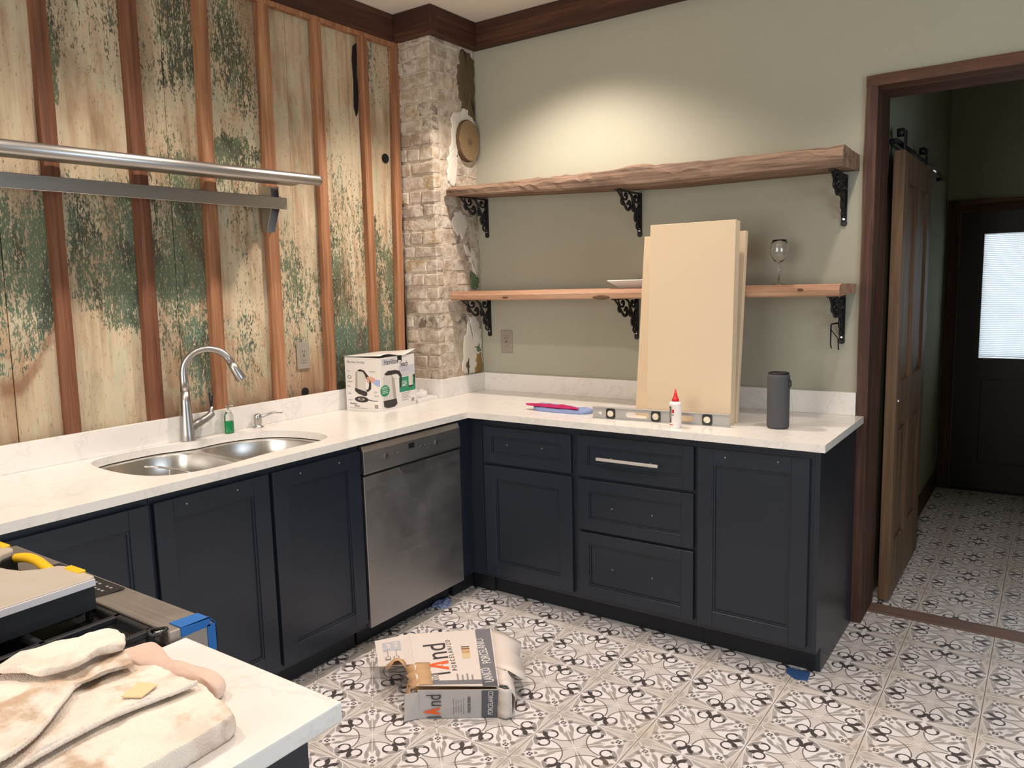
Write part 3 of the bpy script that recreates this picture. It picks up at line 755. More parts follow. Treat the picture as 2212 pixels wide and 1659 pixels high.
# ================================================================== SLIDING DOOR
sd = thing('sliding_door', 'stripped pine four-panel sliding door hanging in the hall behind the doorway', 'door', (2.288, 0.272, 0.012))
W_, HH, TH = 0.86, 2.02, 0.046
stiles = [(0, 0.115), (0.372, 0.488), (W_ - 0.115, W_)]; rails = [(0, 0.24), (0.80, 1.00), (HH - 0.13, HH)]
mb = MB()
for a, b in stiles: mb.box((0, a, 0), (TH, b, HH))
mb.build('stile', 'door_wood', sd, 0.002, 1)
mb = MB()
for a, b in rails:
    for c, d in ((stiles[0][1], stiles[1][0]), (stiles[1][1], stiles[2][0])): mb.box((0.001, c, a), (TH - 0.001, d, b))
mb.build('rail', 'door_wood', sd)
for c, d in ((stiles[0][1], stiles[1][0]), (stiles[1][1], stiles[2][0])):
    for a, b in ((rails[0][1], rails[1][0]), (rails[1][1], rails[2][0])):
        MB().box((0.016, c, a), (TH - 0.016, d, b)).box((0.010, c + 0.03, a + 0.03), (TH - 0.010, d - 0.03, b - 0.03)).build('panel', 'door_wood', sd)
MB().lathe([(0.009, 0), (0.012, 0.004), (0.009, 0.012)], (TH + 0.0, 0.05, 0.92), 12).build('key_plate', 'chrome', sd)
for yy in (0.10, 0.76):
    h = MB().box((TH * 0.55, yy - 0.018, HH + 0.0), (TH * 0.72, yy + 0.018, HH + 0.095)).build('roller_strap', 'iron', sd)
    MB().tube([(-0.004, yy, HH + 0.088), (TH * 0.5, yy, HH + 0.088)], 0.0185, 16).build('roller_wheel', 'iron', h)
rail_ = thing('sliding_door_rail', 'steel rail the sliding door rolls on, along the hall wall', 'rail', (2.25, 0.30, 2.075))
MB().tube([(0.045, 0.86, 0.0), (0.045, 1.75, 0.0)], 0.011, 10).build('rail_bar', 'chrome', rail_)
MB().tube([(0.045, -0.02, 0.0), (0.045, 0.86, 0.0)], 0.011, 10).build('rail_bar', 'iron', rail_)
for yy in (0.0, 0.86, 1.72): MB().tube([(0.0, yy, 0), (0.05, yy, 0)], 0.012, 10).build('standoff', 'iron', rail_)

# ================================================================== COUNTERS AND CABINETS
HC = 0.914; TC = 0.029
DL, DR, XE = 0.6598, 0.6808, 2.258
cut = bez([(0.085, -2.10), (0.068, -1.99), (0.072, -1.88), (0.100, -1.80), (0.118, -1.74), (0.112, -1.64), (0.135, -1.53), (0.205, -1.435), (0.32, -1.392), (0.45, -1.388), (0.535, -1.43), (0.565, -1.52), (0.565, -1.66), (0.572, -1.78), (0.592, -1.92), (0.588, -2.04), (0.54, -2.14), (0.43, -2.182), (0.27, -2.188), (0.14, -2.165)], 5, True)
cut2 = [(p.x, p.y) for p in [Vector((q[0], q[1], 0)) for q in cut]]
outer = [(0.0, -3.6), (DL, -3.6), (DL, -DR), (XE, -DR), (XE, -0.020), (2.224, -0.020), (2.224, -0.001), (CX + 0.01, -0.001), (CX + 0.01, CY - 0.008), (0.0, CY - 0.008)]
mb = MB(); slab_holes(mb, outer, [cut2[::-1]], HC - TC, HC)
ct = mb.build('countertop', 'quartz', None, 0.0025, 2)
tag(ct, 'L-shaped white quartz countertop around the chimney corner with sink cutout', 'countertop')
def bsplash(a, b, lab):
    o = MB().box(a, b).build('backsplash', 'quartz', None, 0.0015, 1); tag(o, lab, 'backsplash')
BZ = HC + 0.098
bsplash((0.0315, -3.6, HC), (0.050, CY - 0.034, BZ), 'low white quartz backsplash under the peeling wall boards behind the sink')
bsplash((0.0, CY - 0.033, HC), (CX + 0.030, CY - 0.010, BZ), 'short white backsplash piece on the front of the brick chimney')
bsplash((CX + 0.008, CY - 0.010, HC), (CX + 0.030, -0.024, BZ), 'white backsplash piece on the right flank of the brick chimney')
bsplash((CX + 0.008, -0.023, HC), (2.224, -0.001, BZ), 'long white backsplash along the green wall below the shelves')

FY = -0.624; DYF = -0.644; FXL = 0.620; DXL = 0.640
def shaker(u0, u1, z0, z1, place, fr=0.058, th=0.019, name='door', parent=None, hz=None):
    """shaker panel: place(u, depth, z) -> 3D; depth measured outward from the face frame"""
    mb = MB()
    def bx(a0, a1, b0, b1, d0, d1):
        pts = [place(a0, d0, b0), place(a1, d0, b0), place(a1, d1, b0), place(a0, d1, b0), place(a0, d0, b1), place(a1, d0, b1), place(a1, d1, b1), place(a0, d1, b1)]
        mb.hexa(pts)
    bx(u0, u0 + fr, z0, z1, 0.001, th); bx(u1 - fr, u1, z0, z1, 0.001, th)
    bx(u0 + fr, u1 - fr, z0, z0 + fr, 0.001, th); bx(u0 + fr, u1 - fr, z1 - fr, z1, 0.001, th)
    o = mb.build(name, 'navy', parent, 0.0012, 1)
    # recessed centre with an inner bead
    mb = MB(); i = fr + 0.008
    bx(u0 + fr - 0.002, u1 - fr + 0.002, z0 + fr - 0.002, z1 - fr + 0.002, 0.002, th - 0.010)
    mb.build('panel', 'navy', o)
    mb = MB()
    for (a0, a1, b0, b1) in ((u0 + fr, u1 - fr, z0 + fr, z0 + i), (u0 + fr, u1 - fr, z1 - i, z1 - fr), (u0 + fr, u0 + i, z0 + i, z1 - i), (u1 - i, u1 - fr, z0 + i, z1 - i)):
        bx(a0, a1, b0, b1, 0.008, th - 0.005)
    mb.build('bead', 'navy', o)
    return o
PB = lambda u, d, z: (u, FY - d, z)      # back run, outward -y
PL = lambda u, d, z: (FXL + d, u, z)     # left run, outward +x
def screw(parent, place, u, z, r=0.004):
    p0 = Vector(place(u, 0.019, z)); p1 = Vector(place(u, 0.0215, z))
    MB().tube([p0, p1], r * 0.8, 10).build('screw_head', 'screw_metal', parent)
def cabinet_b(lab, x0, x1):
    t = thing('base_cabinet', lab, 'cabinet', (0, 0, 0))
    MB().box((x0 + 0.0005, FY, 0.105), (x1 - 0.0005, -0.03, HC - TC - 0.002)).build('carcass', 'navy', t)
    MB().box((x0 + 0.0005, -0.548, 0.002), (x1 - 0.0005, -0.53, 0.105)).build('toe_kick', 'toe', t)
    return t
def cabinet_l(lab, y0, y1):
    t = thing('base_cabinet', lab, 'cabinet', (0, 0, 0))
    ZT = HC - TC - 0.002; a, b = y0 + 0.0005, y1 - 0.0005
    MB().box((FXL - 0.02, a, 0.105), (FXL, b, ZT)).build('face_frame', 'navy', t)
    for q0, q1 in ((a, a + 0.016), (b - 0.016, b)): MB().box((0.03, q0, 0.105), (FXL - 0.02, q1, ZT)).build('side_panel', 'navy', t)
    MB().box((0.03, a + 0.016, 0.105), (FXL - 0.02, b - 0.016, 0.121)).build('bottom_panel', 'navy', t)
    MB().box((0.52, y0 + 0.0005, 0.002), (0.545, y1 - 0.0005, 0.105)).build('toe_kick', 'toe', t)
    return t
# back run
t = cabinet_b('navy base cabinet with one drawer over one door next to the inside corner', 0.70, 1.205)
dr = shaker(0.716, 1.193, 0.673, 0.846, PB, 0.045, name='drawer_front', parent=t); screw(dr, PB, 0.855, 0.768); screw(dr, PB, 1.046, 0.771)
shaker(0.716, 1.195, 0.128, 0.660, PB, 0.064, name='door', parent=t)
t = cabinet_b('navy three-drawer base cabinet with one steel bar handle on top drawer', 1.205, 1.766)
for z0, z1 in ((0.670, 0.851), (0.432, 0.657), (0.130, 0.420)):
    dr = shaker(1.228, 1.756, z0, z1, PB, 0.046 if z0 > 0.6 else 0.050, name='drawer_front', parent=t)
    if z0 > 0.6:
        h = MB().box((1.338, DYF - 0.036, 0.7555), (1.618, DYF - 0.025, 0.7675)).build('handle', 'handle_metal', dr, 0.001, 1)
        for hx in (1.395, 1.575): MB().tube([(hx, DYF, 0.7615), (hx, DYF - 0.028, 0.7615)], 0.004, 8).build('handle_post', 'handle_metal', h)
    else:
        zc = (z0 + z1) / 2; screw(dr, PB, 1.395, zc); screw(dr, PB, 1.580, zc)
t = cabinet_b('navy end base cabinet with one tall door beside the doorway casing', 1.766, 2.212)
dr = shaker(1.773, 2.197, 0.126, 0.850, PB, 0.064, name='door', parent=t); screw(dr, PB, 1.885, 0.822); screw(dr, PB, 2.085, 0.826)
mb = MB(); pr = [(-0.624, 0.105), (-0.548, 0.105), (-0.548, 0.002), (-0.020, 0.002), (-0.020, HC - TC - 0.002), (-0.624, HC - TC - 0.002)]
mb.prism(pr, lambda u, v, q: (2.212 + q * 0.019, u, v)); mb.build('end_panel', 'navy', t)
# corner filler
t = thing('corner_filler', 'narrow navy filler panels closing the inside corner between dishwasher and drawers', 'filler', (0, 0, 0))
MB().box((0.60, FY - 0.001, 0.105), (0.699, FY + 0.015, HC - TC - 0.002)).box((0.60, -0.718, 0.105), (FXL, FY, HC - TC - 0.002)).build('filler_panel', 'navy', t)
MB().box((0.545, -0.718, 0.002), (0.56, -0.548, 0.105)).box((0.545, -0.56, 0.002), (0.699, -0.545, 0.105)).build('toe_kick', 'toe', t)
# left run
t = cabinet_l('navy two-door sink cabinet under the double sink left of the dishwasher', -2.238, -1.352)
o = shaker(-2.229, -1.800, 0.128, 0.856, PL, 0.064, name='door', parent=t); screw(o, PL, -2.12, 0.83); screw(o, PL, -1.93, 0.83)
o = shaker(-1.784, -1.358, 0.128, 0.856, PL, 0.064, name='door', parent=t); screw(o, PL, -1.66, 0.83); screw(o, PL, -1.47, 0.83)
t = cabinet_l('navy base cabinet at the left edge of the photo behind the range', -2.90, -2.239)
shaker(-2.89, -2.247, 0.128, 0.856, PL, 0.064, name='door', parent=t)

# ---- dishwasher
t = thing('dishwasher', 'stainless steel dishwasher with a front control strip under the counter', 'dishwasher', (0, 0, 0))
y0, y1 = -1.344, -0.726
MB().box((0.08, y0 + 0.004, 0.105), (0.612, y1 - 0.004, 0.868)).build('tub_body', 'toe', t)
MB().box((0.53, y0 + 0.004, 0.002), (0.545, y1 - 0.004, 0.10)).build('toe_kick', 'toe', t)
MB().box((0.612, y0, 0.102), (0.640, y1, 0.742)).build('door', 'steel_dw', t, 0.003, 2)
mb = MB(); mb.prism([(0.612, 0.752), (0.640, 0.752), (0.646, 0.760), (0.644, 0.845), (0.634, 0.868), (0.612, 0.868)], lambda u, v, q: (u, y0 + (y1 - y0) * q, v))
cp = mb.build('control_strip', 'steel_dw', t, 0.0015, 1)
MB().box((0.6, y0 + 0.006, 0.742), (0.628, y1 - 0.006, 0.752)).build('shadow_gap', 'black', t)
mb = MB()
seg = 14
prf = [(-1.10 + 0.145 * math.sin(PI * k / seg - PI / 2), 0.752 - 0.0) for k in range(seg + 1)]
arcp = [(-1.055 + 0.085 * math.cos(PI + PI * k / seg), 0.741 + 0.042 * math.sin(PI + PI * k / seg)) for k in range(seg + 1)]
mb.prism(arcp, lambda u, v, q: (0.6395 + 0.0035 * q, u, v)); mb.build('grip_recess', 'steel', t)
MB().box((0.6435, -1.078, 0.812), (0.6462, -1.043, 0.834)).build('display', 'black', cp)
for yy in (-1.215, -0.895):
    mb = MB(); mb.tube([(0.644, yy, 0.806), (0.6475, yy, 0.806)], 0.013, 20); mb.build('button_ring', 'steel', cp)
for yy in (-1.175, -1.145, -1.00, -0.97, -0.94): MB().tube([(0.644, yy, 0.808), (0.6465, yy, 0.808)], 0.004, 10).build('button', 'steel', cp)

# ---- sink
sk = thing('double_sink', 'undermount stainless double bowl sink set in the white counter', 'sink', (0, 0, 0))
ZR = HC - TC - 0.001
def smooth_loop(pts, n=5): return [(p.x, p.y) for p in bez([(a, b, 0) for a, b in pts], n, True)]
bowlA = smooth_loop([(0.105, -2.09), (0.088, -1.98), (0.092, -1.90), (0.13, -1.825), (0.20, -1.795), (0.35, -1.800), (0.47, -1.815), (0.555, -1.87), (0.575, -1.97), (0.565, -2.06), (0.51, -2.13), (0.40, -2.16), (0.26, -2.165), (0.155, -2.145)])
bowlB = smooth_loop([(0.150, -1.745), (0.135, -1.66), (0.155, -1.56), (0.22, -1.465), (0.32, -1.418), (0.44, -1.414), (0.52, -1.455), (0.545, -1.53), (0.545, -1.64), (0.53, -1.735), (0.46, -1.770), (0.34, -1.765), (0.22, -1.762)])
flo = [(p[0] + 0.0, p[1]) for p in cut2]
cx_ = sum(p[0] for p in flo) / len(flo); cy_ = sum(p[1] for p in flo) / len(flo)
outf = [(cx_ + (x - cx_) * 1.06, cy_ + (y - cy_) * 1.04) for x, y in flo]
outf = [(max(0.055, x), y) for x, y in outf]
mb = MB(); slab_holes(mb, outf[::-1], [bowlA, bowlB], ZR - 0.0035, ZR - 0.002); mb.build('rim_flange', 'sink_steel', sk)
for bp, dep in ((bowlA, 0.21), (bowlB, 0.18)):
    cx_ = sum(p[0] for p in bp) / len(bp); cy_ = sum(p[1] for p in bp) / len(bp); rs = []
    for sc_, dz in ((1.0, -0.0025), (0.985, -0.008), (0.965, -dep * 0.5), (0.95, -dep * 0.85), (0.90, -dep * 0.96), (0.80, -dep), (0.4, -dep - 0.004), (0.1, -dep - 0.006)):
        rs.append([(cx_ + (x - cx_) * sc_, cy_ + (y - cy_) * sc_, ZR + dz) for x, y in bp])
    mb = MB(); mb.rings(rs, False); n = len(bp); mb.f.append(tuple(range(7 * n, 8 * n))); mb.sm.append(False)
    b = mb.build('bowl', 'sink_steel', sk)
    MB().lathe([(0.045, 0), (0.042, 0.003), (0.02, 0.001)], (cx_, cy_, ZR - dep - 0.004), 20).build('drain', 'chrome', b)
cd = thing('sink_caddy', 'chrome wire caddy clipped inside the left sink bowl', 'caddy', (0.20, -2.09, ZR - 0.02))
MB().tube(bez([(0.0, -0.03, 0.01), (0.12, -0.03, 0.0), (0.19, 0.03, -0.005), (0.19, 0.13, -0.005), (0.15, 0.16, -0.005), (0.02, 0.14, 0.0), (-0.03, 0.10, 0.005)], 8), 0.004, 8).build('wire_hoop', 'chrome', cd)
for px_, py_ in ((0.185, 0.05), (0.17, 0.145), (0.06, 0.145)):
    MB().tube([(px_, py_, -0.004), (px_ - 0.01, py_, -0.09)], 0.003, 8).build('wire_leg', 'chrome', cd)

# ---- faucet
fx, fy = 0.079, -1.748
fa = thing('kitchen_faucet', 'tall brushed nickel gooseneck faucet behind the sink divider', 'faucet', (fx, fy, HC))
MB().lathe([(0.027, 0), (0.0275, 0.004), (0.0255, 0.03), (0.0215, 0.09), (0.0185, 0.15), (0.0172, 0.20)], (0, 0, 0), 24).build('body', 'nickel', fa)
dx, dy = 0.62, 0.785; R_ = 0.093; pts = []; 
pts += [(0, 0, 0.20), (0, 0, 0.24), (0, 0, 0.272)]
for k in range(1, 15):
    a = PI - k * (PI * 0.88) / 14; pts.append((dx * (R_ + R_ * math.cos(a)), dy * (R_ + R_ * math.cos(a)), 0.272 + R_ * math.sin(a)))
MB().tube(pts, [0.0172, 0.0160, 0.0150] + [0.0142] * 12 + [0.0148, 0.0152], 16).build('gooseneck', 'nickel', fa)
e = Vector(pts[-1]); dd = (e - Vector(pts[-2])).normalized()
sp = MB().tube([e, e + dd * 0.03, e + dd * 0.075, e + dd * 0.082], [0.0155, 0.0175, 0.0205, 0.0195], 18).build('spray_head', 'nickel', fa)
MB().tube([e + dd * 0.079, e + dd * 0.0835], 0.0165, 16).build('spray_outlet', 'black', sp)
arm = MB().tube(bez([(0, 0, 0.045), (0.004, 0.04, 0.062), (0.008, 0.085, 0.082), (0.01, 0.106, 0.097)], 5), [0.022] * 4 + [0.019] * 3 + [0.016] * 3 + [0.0145] * 6, 14).build('lever_arm', 'nickel', fa)
MB().tube([(0.01, 0.104, 0.088), (0.010, 0.105, 0.108), (0.010, 0.106, 0.125)], [0.013, 0.009, 0.007], 12).build('lever_stem', 'nickel', arm)
MB().tube([(0.010, 0.106, 0.122), (0.010, 0.107, 0.150), (0.010, 0.108, 0.180)], [0.0065, 0.0075, 0.0085], 12).build('lever_grip', 'black', arm)
# ---- soap dispenser
sdn = thing('soap_dispenser', 'small brushed nickel counter soap dispenser right of the faucet', 'soap dispenser', (0.082, -1.418, HC))
MB().lathe([(0.024, 0), (0.024, 0.003), (0.014, 0.008), (0.013, 0.014), (0.0165, 0.018), (0.0165, 0.048), (0.015, 0.056), (0.008, 0.060)], (0, 0, 0), 20).build('pump_body', 'nickel', sdn)
MB().tube(bez([(0.0, 0.012, 0.044), (0.012, 0.035, 0.050), (0.03, 0.062, 0.058), (0.052, 0.092, 0.056)], 5), [0.0065] * 5 + [0.0052] * 5 + [0.0042] * 6, 10).build('spout', 'nickel', sdn)
# ---- hand soap bottle
sb_ = thing('soap_bottle', 'small clear bottle half full of green liquid soap beside the faucet', 'bottle', (0.085, -1.563, HC))
MB().lathe([(0.019, 0.0), (0.021, 0.003), (0.0205, 0.05), (0.020, 0.075), (0.014, 0.086), (0.010, 0.090)], (0, 0, 0), 20, 0.75, 1.0).build('bottle_body', 'bottle_clear', sb_)
MB().lathe([(0.0175, 0.002), (0.0185, 0.005), (0.0185, 0.052)], (0, 0, 0), 20, 0.72, 0.97).build('liquid', 'green_liquid', sb_)
MB().lathe([(0.012, 0.088), (0.012, 0.096), (0.005, 0.099), (0.005, 0.108), (0.009, 0.110), (0.009, 0.116)], (0, 0, 0), 14).tube([(0, 0.0, 0.113), (0.002, 0.020, 0.112)], 0.0045, 8).build('pump_top', 'bottle_clear', sb_)

# ================================================================== FLOATING SHELVES
def slab_shelf(name, label, x0, x1, zt, zb, yf, mat, rough):
    t = thing(name, label, 'shelf', (x0, 0, zb(0)))
    n = 60; rs = []
    for k in range(n + 1):
        u = k / n; x = x0 + (x1 - x0) * u
        top, bot = zt(u), zb(u); e = rough
        nz = lambda s: mnoise.noise(Vector((x * 6 + s, s * 3.1, 1.7)))
        na = lambda s: 1.5 * mnoise.noise(Vector((x * 22 + s, s * 2.1, 4.7))) + mnoise.noise(Vector((x * 60 + s, s * 2.1, 4.7)))
        rs.append([Vector(p) - Vector((x0, 0, zb(0))) for p in (
            (x, -0.002, bot + 0.012), (x, -0.002, top - 0.004 + 0.008 * (1 - u) * 0), (x, yf * 0.5, top - 0.002 * e), (x, yf + 0.030 + 0.010 * e * nz(3), top + 0.004 * e * na(1)),
            (x, yf + 0.008 + 0.010 * e * nz(5), top - (top - bot) * (0.12 + 0.18 * max(0, e * nz(9)))), (x, yf + 0.004 * e * na(7), top - (top - bot) * (0.45 + 0.15 * e * na(8))),
            (x, yf + 0.003 + 0.006 * e * nz(11), bot + (top - bot) * 0.12), (x, yf + 0.012, bot + 0.003 * e * na(4)), (x, yf * 0.5, bot + 0.004))])
    MB().rings(rs, True, True, False).build('board', mat, t)
    return t
slab_shelf('wall_shelf', 'upper rough live-edge wooden shelf on black iron brackets', 0.262, 2.207, lambda u: 2.012 - 0.018 * u + 0.014 * math.exp(-((u - 0.555) / 0.045) ** 2), lambda u: 1.966 - 0.050 * min(1, u * 1.7), -0.305, 'shelf_rough', 1.0)
ls = slab_shelf('wall_shelf', 'lower smooth sawn wooden shelf behind the birch boards', 0.262, 2.207, lambda u: 1.472, lambda u: 1.424, -0.300, 'shelf_wood', 0.25)
MB().lathe([(0.0, 0)] and [(0.030, -0.0015), (0.028, 0.001)], (0, 0, 0), 14).v
def knot(parent, x, z, sx, sz, base):
    seg = 16; mb = MB(); rs = [[(x + sx * r * math.cos(2 * PI * k / seg), d, z + sz * r * math.sin(2 * PI * k / seg)) for k in range(seg)] for d, r in ((-0.299, 1.0), (-0.3025, 0.9), (-0.301, 0.4))]
    rs = [[(p[0] - base[0], p[1] - base[1], p[2] - base[2]) for p in r] for r in rs]
    mb.rings(rs).build('knot', 'bark', parent)
knot(ls, 1.165, 1.432, 0.045, 0.010, ls.location); knot(ls, 2.06, 1.452, 0.012, 0.006, ls.location); knot(ls, 0.62, 1.437, 0.02, 0.004, ls.location)

# ---- ornate iron brackets
def make_bracket(label, x, ztop, first=None):
    t = thing('shelf_bracket', label, 'bracket', (x, 0, ztop), 0, 'ornate iron shelf brackets')
    if first is not None:
        for ch in first.children:
            c = ch.copy(); C.objects.link(c); c.parent = t
        return t
    w = 0.011
    MB().box((-w, -0.007, -0.190), (w, 0.0, 0.0)).tube([(0, -0.0, -0.196), (0, -0.007, -0.196)], 0.0125, 16).build('wall_bar', 'iron', t)
    MB().box((-w, -0.245, -0.006), (w, -0.007, 0.0)).build('top_bar', 'iron', t)
    r = 0.0048
    def sc(pts, nm='scroll', rad=r):
        P = bez([(0, y, z) for y, z in pts], 6); n = len(P)
        MB().tube(P, [rad * (1.25 - 0.5 * abs(2 * k / (n - 1) - 1)) for k in range(n)], 8).build(nm, 'iron', t)
    sc([(-0.235, -0.006), (-0.20, -0.03), (-0.165, -0.065), (-0.135, -0.085), (-0.11, -0.078), (-0.105, -0.055), (-0.12, -0.045), (-0.13, -0.058)], rad=0.0062)
    sc([(-0.20, -0.006), (-0.18, -0.035), (-0.15, -0.04), (-0.14, -0.02), (-0.155, -0.012), (-0.165, -0.022)])
    sc([(-0.12, -0.006), (-0.09, -0.02), (-0.075, -0.05), (-0.05, -0.09), (-0.03, -0.13), (-0.010, -0.165)], rad=0.0065)
    sc([(-0.075, -0.05), (-0.085, -0.075), (-0.072, -0.09), (-0.06, -0.078)])
    sc([(-0.05, -0.09), (-0.062, -0.115), (-0.05, -0.135), (-0.034, -0.125), (-0.04, -0.112)])
    sc([(-0.010, -0.012), (-0.03, -0.045), (-0.055, -0.04), (-0.06, -0.02), (-0.045, -0.015), (-0.038, -0.026)])
    sc([(-0.010, -0.06), (-0.03, -0.075), (-0.028, -0.10), (-0.012, -0.115)])
    sc([(-0.19, -0.03), (-0.20, -0.05), (-0.185, -0.065), (-0.17, -0.055)])
    sc([(-0.034, -0.14), (-0.042, -0.155), (-0.030, -0.17), (-0.012, -0.172)])
    for (yy, zz) in ((-0.128, -0.058), (-0.066, -0.082), (-0.041, -0.120), (-0.044, -0.024), (-0.155, -0.02)):
        MB().tube([(-0.006, yy, zz), (0.006, yy, zz)], 0.0075, 10).build('scroll_eye', 'iron', t)
    for zz in (-0.165, -0.178): MB().tube([(0, -0.006, zz), (0, -0.0095, zz)], 0.0045, 8).build('screw', 'chrome', t)
    return t
B0 = make_bracket('black ornate iron bracket under the upper shelf by the chimney', 0.299, 1.968)
make_bracket('black ornate iron bracket under the middle of the upper shelf', 1.222, 1.922, B0)
make_bracket('black ornate iron bracket under the upper shelf nearest the doorway', 2.153, 1.915, B0)
make_bracket('black ornate iron bracket under the lower shelf by the chimney', 0.298, 1.424, B0)
make_bracket('black ornate iron bracket under the lower shelf half hidden by birch boards', 1.203, 1.424, B0)
make_bracket('black ornate iron bracket under the lower shelf nearest the doorway with a latch hanging', 2.158, 1.424, B0)
hk = thing('latch_hook', 'small black iron latch hanging from the lower bracket near the doorway', 'latch', (2.125, -0.055, 1.30))
MB().tube([(0, 0, 0.0), (0, 0, -0.085), (0.004, 0, -0.10)], 0.003, 8).build('rod', 'iron', hk)
MB().tube([(0.0, 0, 0.002), (0.018, 0.01, 0.006), (0.033, 0.045, 0.002)], 0.0035, 8).build('hanger', 'iron', hk)
MB().tube([(0.03, 0.0, -0.06), (0.032, 0, -0.105)], 0.003, 8).tube([(0.0, 0, -0.02), (0.03, 0, -0.06)], 0.002, 6).build('pin', 'iron', hk)

# ---- wine glass and dish on the lower shelf
wg = thing('wine_glass', 'clear stemmed wine glass on the lower shelf right of the birch boards', 'wine glass', (1.925, -0.125, 1.4725))
MB().lathe([(0.031, 0), (0.031, 0.0015), (0.010, 0.003), (0.0035, 0.008), (0.003, 0.085), (0.006, 0.092), (0.022, 0.101), (0.034, 0.122), (0.037, 0.142), (0.034, 0.166), (0.0285, 0.188), (0.0275, 0.188), (0.033, 0.165), (0.0358, 0.142), (0.0328, 0.123), (0.020, 0.103), (0.002, 0.096)], (0, 0, 0), 32).build('goblet', 'glass', wg)
pt = thing('square_dish', 'white square flared dish on the lower shelf left of the birch boards', 'dish', (1.305, -0.185, 1.4725))
def sq(h, z): return [(sx * h, sy * h, z) for sx, sy in ((-1, -1), (1, -1), (1, 1), (-1, 1))]
mb = MB(); mb.rings([sq(0.065, 0), sq(0.110, 0.034), sq(0.108, 0.037), sq(0.062, 0.006)], True, True, False); mb.build('dish_body', 'plate', pt)

# ---- outlets
def outlet(label, loc, axis):
    t = thing('wall_outlet', label, 'outlet', loc)
    def bx(u0, u1, z0, z1, d0, d1, nm, mat, bv=0, par=t):
        a = (u0, -d1, z0) if axis == 'y' else (d0, u0, z0); b = (u1, -d0, z1) if axis == 'y' else (d1, u1, z1)
        return MB().box(a, b).build(nm, mat, par, bv, 1)
    bx(-0.037, 0.037, -0.0625, 0.0625, 0.0, 0.006, 'plate', 'outlet', 0.002)
    f = bx(-0.017, 0.017, -0.034, 0.034, 0.0055, 0.0085, 'receptacle', 'outlet', 0.001)
    for zz in (-0.022, 0.020):
        bx(-0.008, -0.005, zz - 0.005, zz + 0.005, 0.008, 0.0092, 'slot', 'outlet_dark', par=f); bx(0.005, 0.008, zz - 0.005, zz + 0.005, 0.008, 0.0092, 'slot', 'outlet_dark', par=f)
    bx(-0.006, 0.006, -0.005, -0.001, 0.008, 0.0098, 'test_button', 'outlet_dark', par=f); bx(-0.006, 0.006, 0.002, 0.006, 0.008, 0.0098, 'reset_button', 'outlet_dark', par=f)
outlet('taupe electrical outlet on the green wall under the lower shelf', (0.412, 0.0, 1.188), 'y')
outlet('taupe electrical outlet on the peeling board wall above the sink', (0.002, -1.086, 1.195), 'x')

# ================================================================== STEEL WALL SHELF
ss = thing('steel_wall_shelf', 'stainless steel wall shelf with rolled front edge above the sink', 'shelf', (0, 0, 0))
ye, ys_ = -1.186, -3.3
MB().hexa([(0.045, ys_, 1.9515), (0.300, ys_, 1.9455), (0.300, ye, 1.9665), (0.045, ye + 0.06, 1.9665), (0.045, ys_, 1.953), (0.300, ys_, 1.947), (0.300, ye, 1.968), (0.045, ye + 0.06, 1.968)]).build('shelf_sheet', 'steel_dull', ss)
seg = 12
MB().tube([(0.300, ys_, 1.940), (0.300, ye - 0.014, 1.9605), (0.300, ye - 0.003, 1.9605), (0.300, ye + 0.006, 1.9605)], [0.0225, 0.0225, 0.0205, 0.010], 28).build('rolled_edge', 'steel', ss)
for yb_ in (-1.288, -2.62):
    b = MB().box((0.033, yb_, 1.757), (0.037, yb_ + 0.046, 1.9500)).build('bracket', 'steel', ss)
    MB().prism([(0.037, 1.757), (0.060, 1.757), (0.075, 1.80), (0.098, 1.855), (0.098, 1.9500), (0.037, 1.9500)], lambda u, v, q: (u, yb_ + q * 0.003, v)).build('gusset', 'steel', b)
    MB().prism([(0.037, 1.757), (0.060, 1.757), (0.075, 1.80), (0.098, 1.855), (0.098, 1.9500), (0.037, 1.9500)], lambda u, v, q: (u, yb_ + 0.043 + q * 0.003, v)).build('gusset', 'steel', b)
MB().box((0.099, ys_, 1.853), (0.103, -1.205, 1.903)).build('hanging_bar', 'steel', ss, 0.001, 1)

# ================================================================== BIRCH BOARDS, LEVEL, BOTTLE, SPEAKER, CLOTHS
def lean_board(label, x0, x1, yb, th, h, sl, xs=0.0, grp=None):
    t = thing('birch_board', label, 'board', (x0, yb, HC + 0.0005))
    w = x1 - x0
    f = lambda x, d, z: (x + xs * z, d + sl * z, z)
    mb = MB().hexa([f(0, 0, 0), f(w, 0, 0), f(w, th, 0), f(0, th, 0), f(0, 0, h), f(w, 0, h), f(w, th, h), f(0, th, h)])
    mb.build('board_face', 'mdf', t, 0.001, 1)
    e = 0.0012
    for a, b in ((-e * 0.2, e), (w - e, w + e * 0.2)):
        mb = MB(); mb.hexa([f(a, e, 0.001), f(b, e, 0.001), f(b, th - e, 0.001), f(a, th - e, 0.001), f(a, e, h - .001), f(b, e, h - .001), f(b, th - e, h - .001), f(a, th - e, h - .001)])
        mb.build('edge_band', 'mdf_edge', t)
lean_board('tallest pale birch board at the front of the leaning stack', 1.474, 1.843, -0.474, 0.017, 0.822, 0.085, -0.012)
lean_board('thicker pale birch board sandwiched second in the leaning stack', 1.478, 1.840, -0.4555, 0.044, 0.820, 0.085, -0.012)
lean_board('shorter wider birch board at the back of the leaning stack touching the shelf', 1.392, 1.846, -0.410, 0.028, 0.782, 0.148, -0.010)
